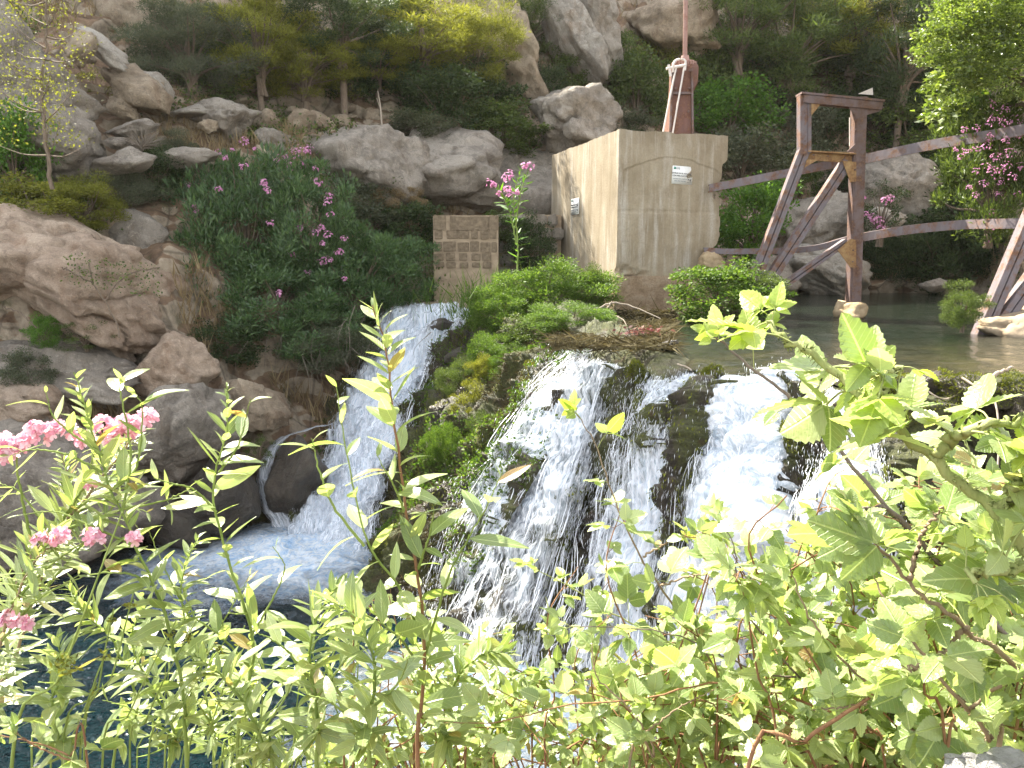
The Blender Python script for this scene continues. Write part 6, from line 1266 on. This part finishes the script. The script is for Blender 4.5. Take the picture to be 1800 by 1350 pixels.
# brambles
def bramble(stems, label, Lf=.045, r0=.003, matl='fg_bra', mats='cane', dens=1.0, five=False, sp_=.045, name='bramble_cane', tipfrac=0, skip=0.0, group='bramble canes on the near bank', thorn=True):
    root = empty(name, gp(*stems[0][0]), label, 'bramble', group); mL = MB(); mS = MB()
    for i, s_ in enumerate(stems):
        seedc[0] += 1; g = np.random.default_rng(seedc[0] + 900); pts = with_foot(s_) if i == 0 else [P(*p_) for p_ in s_]
        n = 44; pth = smooth_path(pts, n) + g.normal(size=(n, 3)) * r0 * .35; rr = np.linspace(r0 if i == 0 else r0 * .7, r0 * .28, n); tube(mS, pth, rr, 8)
        seg = np.linalg.norm(np.diff(pth, axis=0), axis=1); Lc = np.concatenate([[0], np.cumsum(seg)]); tot = Lc[-1]
        ss = np.arange(sp_ * .7 if i else .25 * tot, tot, sp_ / dens); ss = ss + g.uniform(-.2, .2, len(ss)) * sp_
        ss = np.append(ss, [tot - .002, tot - .008, tot - .016])
        for j, s1 in enumerate(ss):
            if g.uniform() < skip: continue
            s1 = min(max(s1, 0), tot); k = min(int(np.searchsorted(Lc, s1)), n - 1); k = max(1, k); p0 = pth[k]; tan = nrmz(pth[k] - pth[k - 1])
            ph = j * 2.399 + g.uniform(-.5, .5); ref = nrmz(np.cross(tan, np.array([.1, 1, .2]))); rad = ref * math.cos(ph) + np.cross(tan, ref) * math.sin(ph)
            tip = max(0, 1 - (tot - s1) / (.12)); sz = Lf * g.uniform(.5, 1.25) * (1 - .55 * tip)
            dr = nrmz(rad * (1 - .5 * tip) + tan * (.35 + .6 * tip) + np.array([0, 0, .3])); pl_ = sz * g.uniform(.6, 1.0)
            end = p0 + dr * pl_ + np.array([0, 0, -.1 * pl_]); tube(mS, smooth_path([p0, (p0 + end) / 2 + np.array([0, 0, .1 * pl_]), end], 5), max(.0006, rr[k] * .28), 4, 1, False)
            up_ = nrmz(np.array([0, -.25, 1.]) + g.normal(size=3) * .5); side = nrmz(np.cross(dr, up_)); nl = 5 if five and g.uniform() < .6 else 3
            angs = [0, 62, -62] if nl == 3 else [0, 45, -45, 100, -100]
            for q_, a in enumerate(angs):
                d2 = nrmz(dr * math.cos(R(a)) + side * math.sin(R(a)) + g.normal(size=3) * .12 + np.array([0, 0, -.15])); base = end + (dr * pl_ * .12 if q_ == 0 else side * math.copysign(.03 * sz, a))
                leaves(mL, T_B[g.integers(0, 3)], base[None], d2[None], (up_ + g.normal(size=3) * .25)[None], np.array([sz * (1.1 if q_ == 0 else (.85 if q_ < 3 else .65))]), 1 if tip > .25 and tipfrac else 0)
        if thorn:
            kk = g.integers(2, n - 1, int(tot / .010)); aa = g.uniform(0, 6.28, len(kk)); tn = nrmz(pth[kk] - pth[kk - 1]); rf = nrmz(np.cross(tn, np.array([.1, 1, .2]))); rd = rf * np.cos(aa)[:, None] + np.cross(tn, rf) * np.sin(aa)[:, None]
            fr = g.uniform(0, 1, len(kk))[:, None]; leaves(mS, T_N4, pth[kk] * (1 - fr) + pth[kk - 1] * fr + rd * rr[kk][:, None] * .7, rd - tn * .3, tn, rr[kk] * 1.6 + .001, 0, np.full(len(kk), 4.0))
    mS.build('cane', [M[mats], M['cane_green']], root); mL.build('foliage', [M[matl], M['fg_tip']], root); return root
bramble([[(2020, 1330, .66), (1880, 1080, .66), (1780, 940, .66), (1680, 840, .68), (1560, 735, .70), (1450, 648, .73), (1385, 595, .76), (1350, 560, .78)],
         [(1760, 910, .67), (1800, 830, .64), (1850, 800, .63)], [(1640, 800, .69), (1690, 760, .66), (1760, 745, .64), (1830, 720, .63)], [(1560, 735, .70), (1548, 690, .70), (1560, 660, .70), (1580, 645, .70)], [(1830, 1000, .66), (1760, 1000, .63), (1700, 1010, .62)]],
        'thick pale green bramble cane arching up at the right with very large leaves', .054, .0078, 'fg_bra', 'cane_green', 1.05, True, .055, tipfrac=1)
bramble([[(1900, 1290, .95), (1780, 1130, .95), (1650, 990, .95), (1550, 880, .97), (1440, 750, 1.0), (1350, 670, 1.02), (1290, 620, 1.05), (1255, 590, 1.06)], [(1560, 890, .97), (1500, 900, .95), (1430, 930, .94)], [(1440, 750, 1.0), (1480, 700, .99), (1520, 650, .98)]],
        'dark slender bramble cane rising behind the thick pale one', .050, .0045, 'fg_bra', 'cane_dark', .95, False, .06, tipfrac=1)
bramble([[(1330, 1400, 1.35), (1300, 1260, 1.35), (1240, 1150, 1.36), (1160, 1030, 1.38), (1110, 950, 1.4), (1075, 860, 1.42), (1045, 780, 1.45), (1015, 728, 1.46)], [(1130, 980, 1.39), (1180, 950, 1.36), (1240, 930, 1.34)], [(1160, 1030, 1.38), (1230, 1010, 1.34), (1330, 1020, 1.32)]],
        'upright bramble cane with pale stem in front of the thin veil cascade', .050, .0030, 'fg_bra', 'cane', .8, False, .05, tipfrac=1)
bramble([[(1420, 1400, 1.3), (1370, 1280, 1.3), (1280, 1190, 1.3), (1180, 1130, 1.32), (1080, 1080, 1.34), (1000, 1030, 1.36), (940, 1000, 1.38)]], 'reaching bramble cane pointing left across the slanting cascade', .042, .0025, 'fg_bra', 'cane_green', .95, False, .045, tipfrac=1)
bramble([[(1640, 1420, 1.1), (1560, 1300, 1.1), (1400, 1230, 1.12), (1260, 1200, 1.15), (1120, 1230, 1.18), (1000, 1240, 1.2), (870, 1270, 1.2), (780, 1270, 1.2)]], 'long horizontal bramble cane low across the centre', .045, .0025, 'fg_bra', 'stem_red', 1.0, False, .045)
bramble([[(1500, 1400, 1.2), (1440, 1240, 1.2), (1350, 1130, 1.2), (1300, 1050, 1.22), (1290, 960, 1.24), (1260, 900, 1.26)], [(1400, 1190, 1.2), (1330, 1180, 1.2), (1200, 1120, 1.2), (1100, 1105, 1.2), (1000, 1100, 1.2)]], 'leafy bramble spray in front of the sunlit white fall', .045, .0025, 'fg_bra', 'cane_dark', 1.0, False, .042)
bramble([[(1300, 1440, .95), (1420, 1300, .95), (1550, 1210, .95), (1640, 1110, .95), (1700, 1010, .95), (1720, 930, .95)]], 'reddish bramble cane leaning right under the big leaves', .045, .0035, 'fg_bra', 'stem_red', .8, False, .05)
bramble([[(1100, 1420, 1.15), (1150, 1330, 1.15), (1110, 1250, 1.15), (1050, 1190, 1.17), (1040, 1130, 1.2)], [(1130, 1290, 1.15), (1200, 1240, 1.15), (1260, 1210, 1.15)]], 'short bramble at the bottom centre', .042, .0025, 'fg_bra', 'cane', 1.0, False, .04)
bramble([[(1750, 1420, .85), (1740, 1300, .85), (1660, 1200, .85), (1600, 1120, .87), (1560, 1060, .88), (1530, 1000, .9)], [(1700, 1250, .85), (1780, 1190, .83), (1840, 1160, .82)]], 'large leaved bramble above the white corner rock', .052, .0035, 'fg_bra', 'cane', .9, True, .05)
bramble([[(620, 1440, 1.5), (640, 1340, 1.5), (700, 1250, 1.5), (760, 1180, 1.5), (820, 1130, 1.5), (880, 1110, 1.5)]], 'bramble weaving behind the central willow stem', .040, .002, 'fg_bra', 'stem_red', 1.1, False, .036)
bramble([[(160, 1400, 1.2), (120, 1330, 1.2), (40, 1300, 1.2), (-40, 1290, 1.2)], [(130, 1340, 1.2), (60, 1310, 1.2), (20, 1280, 1.2)]], 'small reddish bramble runner at the bottom left corner', .035, .0022, 'fg_bra', 'stem_red', .8, False, .05)

bramble([[(1980, 1420, .72), (1880, 1260, .72), (1760, 1150, .72), (1640, 1060, .73), (1560, 980, .74), (1500, 900, .76)], [(1700, 1100, .72), (1640, 1160, .70), (1580, 1180, .70)], [(1600, 1020, .73), (1620, 940, .72), (1660, 890, .72)]], 'broad bramble cane filling the space under the thick pale cane', .052, .004, 'fg_bra', 'cane', 1.2, True, .048)
bramble([[(2000, 1200, .8), (1900, 1050, .8), (1800, 950, .8), (1740, 860, .8), (1700, 780, .82)], [(1800, 950, .8), (1730, 950, .78), (1660, 930, .78)], [(1850, 1000, .8), (1860, 900, .78), (1820, 830, .78)]], 'leafy bramble at the right edge in front of the mossy ledge', .050, .0035, 'fg_bra', 'cane_green', 1.2, True, .046)
bramble([[(1700, 1420, 1.0), (1600, 1280, 1.0), (1480, 1160, 1.0), (1420, 1080, 1.0), (1390, 1000, 1.02)], [(1560, 1230, 1.0), (1500, 1240, .98), (1430, 1250, .98)]], 'leaning bramble before the foot of the sunlit fall', .046, .003, 'fg_bra', 'cane', 1.2, True, .042)

# leafy thickets closing the bottom of the view: each a clump of its own
def thicket(x0, x1, y0, y1, d0, d1, n, label, tl, Lf, mat='fg_bra', topfn=None, name='bramble_thicket', tri=True):
    g = np.random.default_rng(int(x0 + y0 + 77)); seedc[0] += 1
    cx_ = (x0 + x1) / 2; dm = (d0 + d1) / 2; root = empty(name, gp(cx_, y1, dm), label, 'bramble' if tri else 'willow', 'leafy thickets along the near bank'); mS = MB(); mL = MB()
    n = int(n * .55); ns = max(6, n // 14); per = n // ns; foot = gp(cx_, y1, dm)
    for s_ in range(ns):
        xe = g.uniform(x0, x1); ye = g.uniform(y0, y1) ; d = g.uniform(d0, d1)
        if topfn: ye = max(ye, topfn(xe) + g.uniform(0, 60))
        e_ = P(xe, ye, d); st0 = P(xe * .5 + cx_ * .5 + g.uniform(-120, 120), y1 + 80, d) ; mid = (e_ + st0) / 2 + g.normal(size=3) * .04
        sw = nrmz(np.array([g.normal(), g.normal() * .5, .4])) * .12; pth = smooth_path([foot + g.normal(size=3) * .05, st0, mid, e_, e_ + sw], 22); tube(mS, pth, np.linspace(.0028, .0009, 22), 5, 0, False)
        tt = g.uniform(8, 21, per); k = tt.astype(int); f = (tt - k)[:, None]; pos = pth[k] * (1 - f) + pth[np.minimum(k + 1, 21)] * f; rd = nrmz(g.normal(size=(per, 3)) + np.array([0, 0, .25]))
        L = Lf * g.uniform(.6, 1.2, per); end = pos + rd * L[:, None] * (.7 if tri else .1)
        up_ = nrmz(np.array([0, -.2, 1.]) + g.normal(size=(per, 3)) * .55)
        if tri:
            for a_, b_ in zip(pos, end): tube(mS, [a_, b_], .0006, 3, 0, False)
            side = nrmz(np.cross(rd, up_))
            for a, m_ in ((0, 1.1), (62, .85), (-62, .85)):
                d2 = rd * math.cos(R(a)) + side * math.sin(R(a)) + g.normal(size=(per, 3)) * .12 + np.array([0, 0, -.12]); leaves(mL, tl[g.integers(0, len(tl))], end, d2, up_ + g.normal(size=(per, 3)) * .25, L * m_)
        else: leaves(mL, tl[g.integers(0, len(tl))], end, rd, up_, L * 1.5)
    mS.build('stems', M['stem_red' if tri else 'stem_green'], root); mL.build('foliage', M[mat], root)
TH = [(960, 1260, 950, 1350, 1.25, 1.6, 420, 'airy bramble sprays rising before the slanting cascade', T_B, .034, 'fg_bra', True), (1300, 1560, 860, 1350, 1.05, 1.4, 420, 'airy bramble sprays rising before the sunlit fall', T_B, .038, 'fg_bra', True),
 (430, 640, 1100, 1350, 1.5, 1.9, 420, 'fine leaved thicket under the boiling foam', T_W, .034, 'fg_willow', False),
 (600, 800, 1080, 1350, 1.4, 1.8, 420, 'thicket behind the base of the central willow stem', T_B, .030, 'fg_bra', True),
 (760, 950, 1200, 1350, 1.4, 1.8, 300, 'low bramble thicket below the slanting cascade', T_B, .030, 'fg_bra', True),
 (920, 1120, 1190, 1350, 1.3, 1.7, 300, 'low bramble thicket at the bottom centre', T_B, .030, 'fg_bra', True),
 (1080, 1300, 1110, 1350, 1.2, 1.7, 620, 'bramble thicket right of centre before the white water', T_B, .032, 'fg_bra', True),
 (1250, 1480, 1010, 1350, 1.2, 1.6, 800, 'bramble thicket in front of the sunlit fall', T_B, .032, 'fg_bra', True),
 (1440, 1660, 980, 1350, 1.1, 1.5, 760, 'bramble thicket under the arching canes', T_B, .042, 'fg_bra', True),
 (1600, 1860, 900, 1350, .95, 1.4, 800, 'shaded bramble thicket over the white corner rock', T_B, .046, 'fg_bra', True),
 (250, 470, 1150, 1350, 1.5, 2.0, 220, 'thin leaved thicket before the glittering water', T_W, .034, 'fg_willow', False)]
for x0, x1, y0, y1, d0, d1, n, lb, tl, Lf, mt, tri in TH: thicket(x0, x1, y0, y1, d0, d1, n, lb, tl, Lf, mt, None, 'bramble_thicket' if tri else 'willow_thicket', tri)

# rushes
RS = [((20, 1420), (110, 1180), (215, 900)), ((110, 1430), (160, 1220), (190, 1140)), ((140, 1420), (200, 1180), (235, 1040)), ((180, 1430), (230, 1250), (310, 1090)), ((230, 1430), (260, 1260), (345, 1090)), ((60, 1430), (75, 1300), (82, 1260)), ((260, 1430), (310, 1260), (400, 1120)), ((150, 1430), (175, 1200), (200, 1070)), ((290, 1430), (320, 1290), (345, 1180)), ((330, 1430), (370, 1280), (430, 1100)), ((90, 1430), (130, 1290), (170, 1200))]
LR = ['tall thick rush stalk carrying a pale seed head, leftmost of the rushes', 'dark rush between the thick stalk and the tall dark rush', 'tall dark rush crossing the glittering water', 'slanting rush right of the tall dark rush', 'slanting rush ending among the narrow leaves', 'short rush near the bottom left corner', 'leaning rush under the left shoot', 'straight thin rush over the dark pool', 'short rush below the leaning rush', 'rightmost long leaning rush', 'faint short rush beside the thick stalk']
for i, (pts, lb) in enumerate(zip(RS, LR)):
    d = 1.25 + .03 * i; q = smooth_path(with_foot([(x, y, d) for x, y in pts]), 20); root = empty('rush', q[0], lb, 'rush', 'rushes at the bottom left'); m = MB(); tube(m, q, np.linspace(.0040 if i == 0 else .0024, .0012, 20), 6); m.build('stalk', M['stem_green'], root)
    m = MB(); k = 13 if i == 0 else 18; c_ = q[k] if i == 0 else q[18]; n = 60 if i == 0 else 14; leaves(m, T_L, c_ + rng.normal(size=(n, 3)) * (.010 if i == 0 else .003), rdir(n), rdir(n), rng.uniform(.008, .016, n), 0, np.full(n, 2.0)); m.build('seed_head', M['lf_yel'], root)
bpy.context.view_layer.update()

# ---------------------------------------------------------------- sunlit air
mb = MB(); X0, X1, Y0, Y1, Z0, Z1 = -75, 95, -14, 75, -40, 48
V = [(x, y, z) for x in (X0, X1) for y in (Y0, Y1) for z in (Z0, Z1)]
mb.add(V, [(0, 1, 3, 2), (4, 6, 7, 5), (0, 4, 5, 1), (2, 3, 7, 6), (0, 2, 6, 4), (1, 5, 7, 3)])
hm = bpy.data.materials.new('haze'); hm.use_nodes = True; ht = hm.node_tree; ht.nodes.clear(); ho = ht.nodes.new('ShaderNodeOutputMaterial'); pv = ht.nodes.new('ShaderNodeVolumePrincipled')
pv.inputs['Color'].default_value = (.96, .93, .86, 1); pv.inputs['Density'].default_value = .00022; pv.inputs['Anisotropy'].default_value = .45; ht.links.new(pv.outputs[0], ho.inputs['Volume'])
o = mb.build('haze', hm, None, False); tag(o, 'thin bright backlit haze in the gorge', None, None, 'stuff')
bpy.context.view_layer.update()
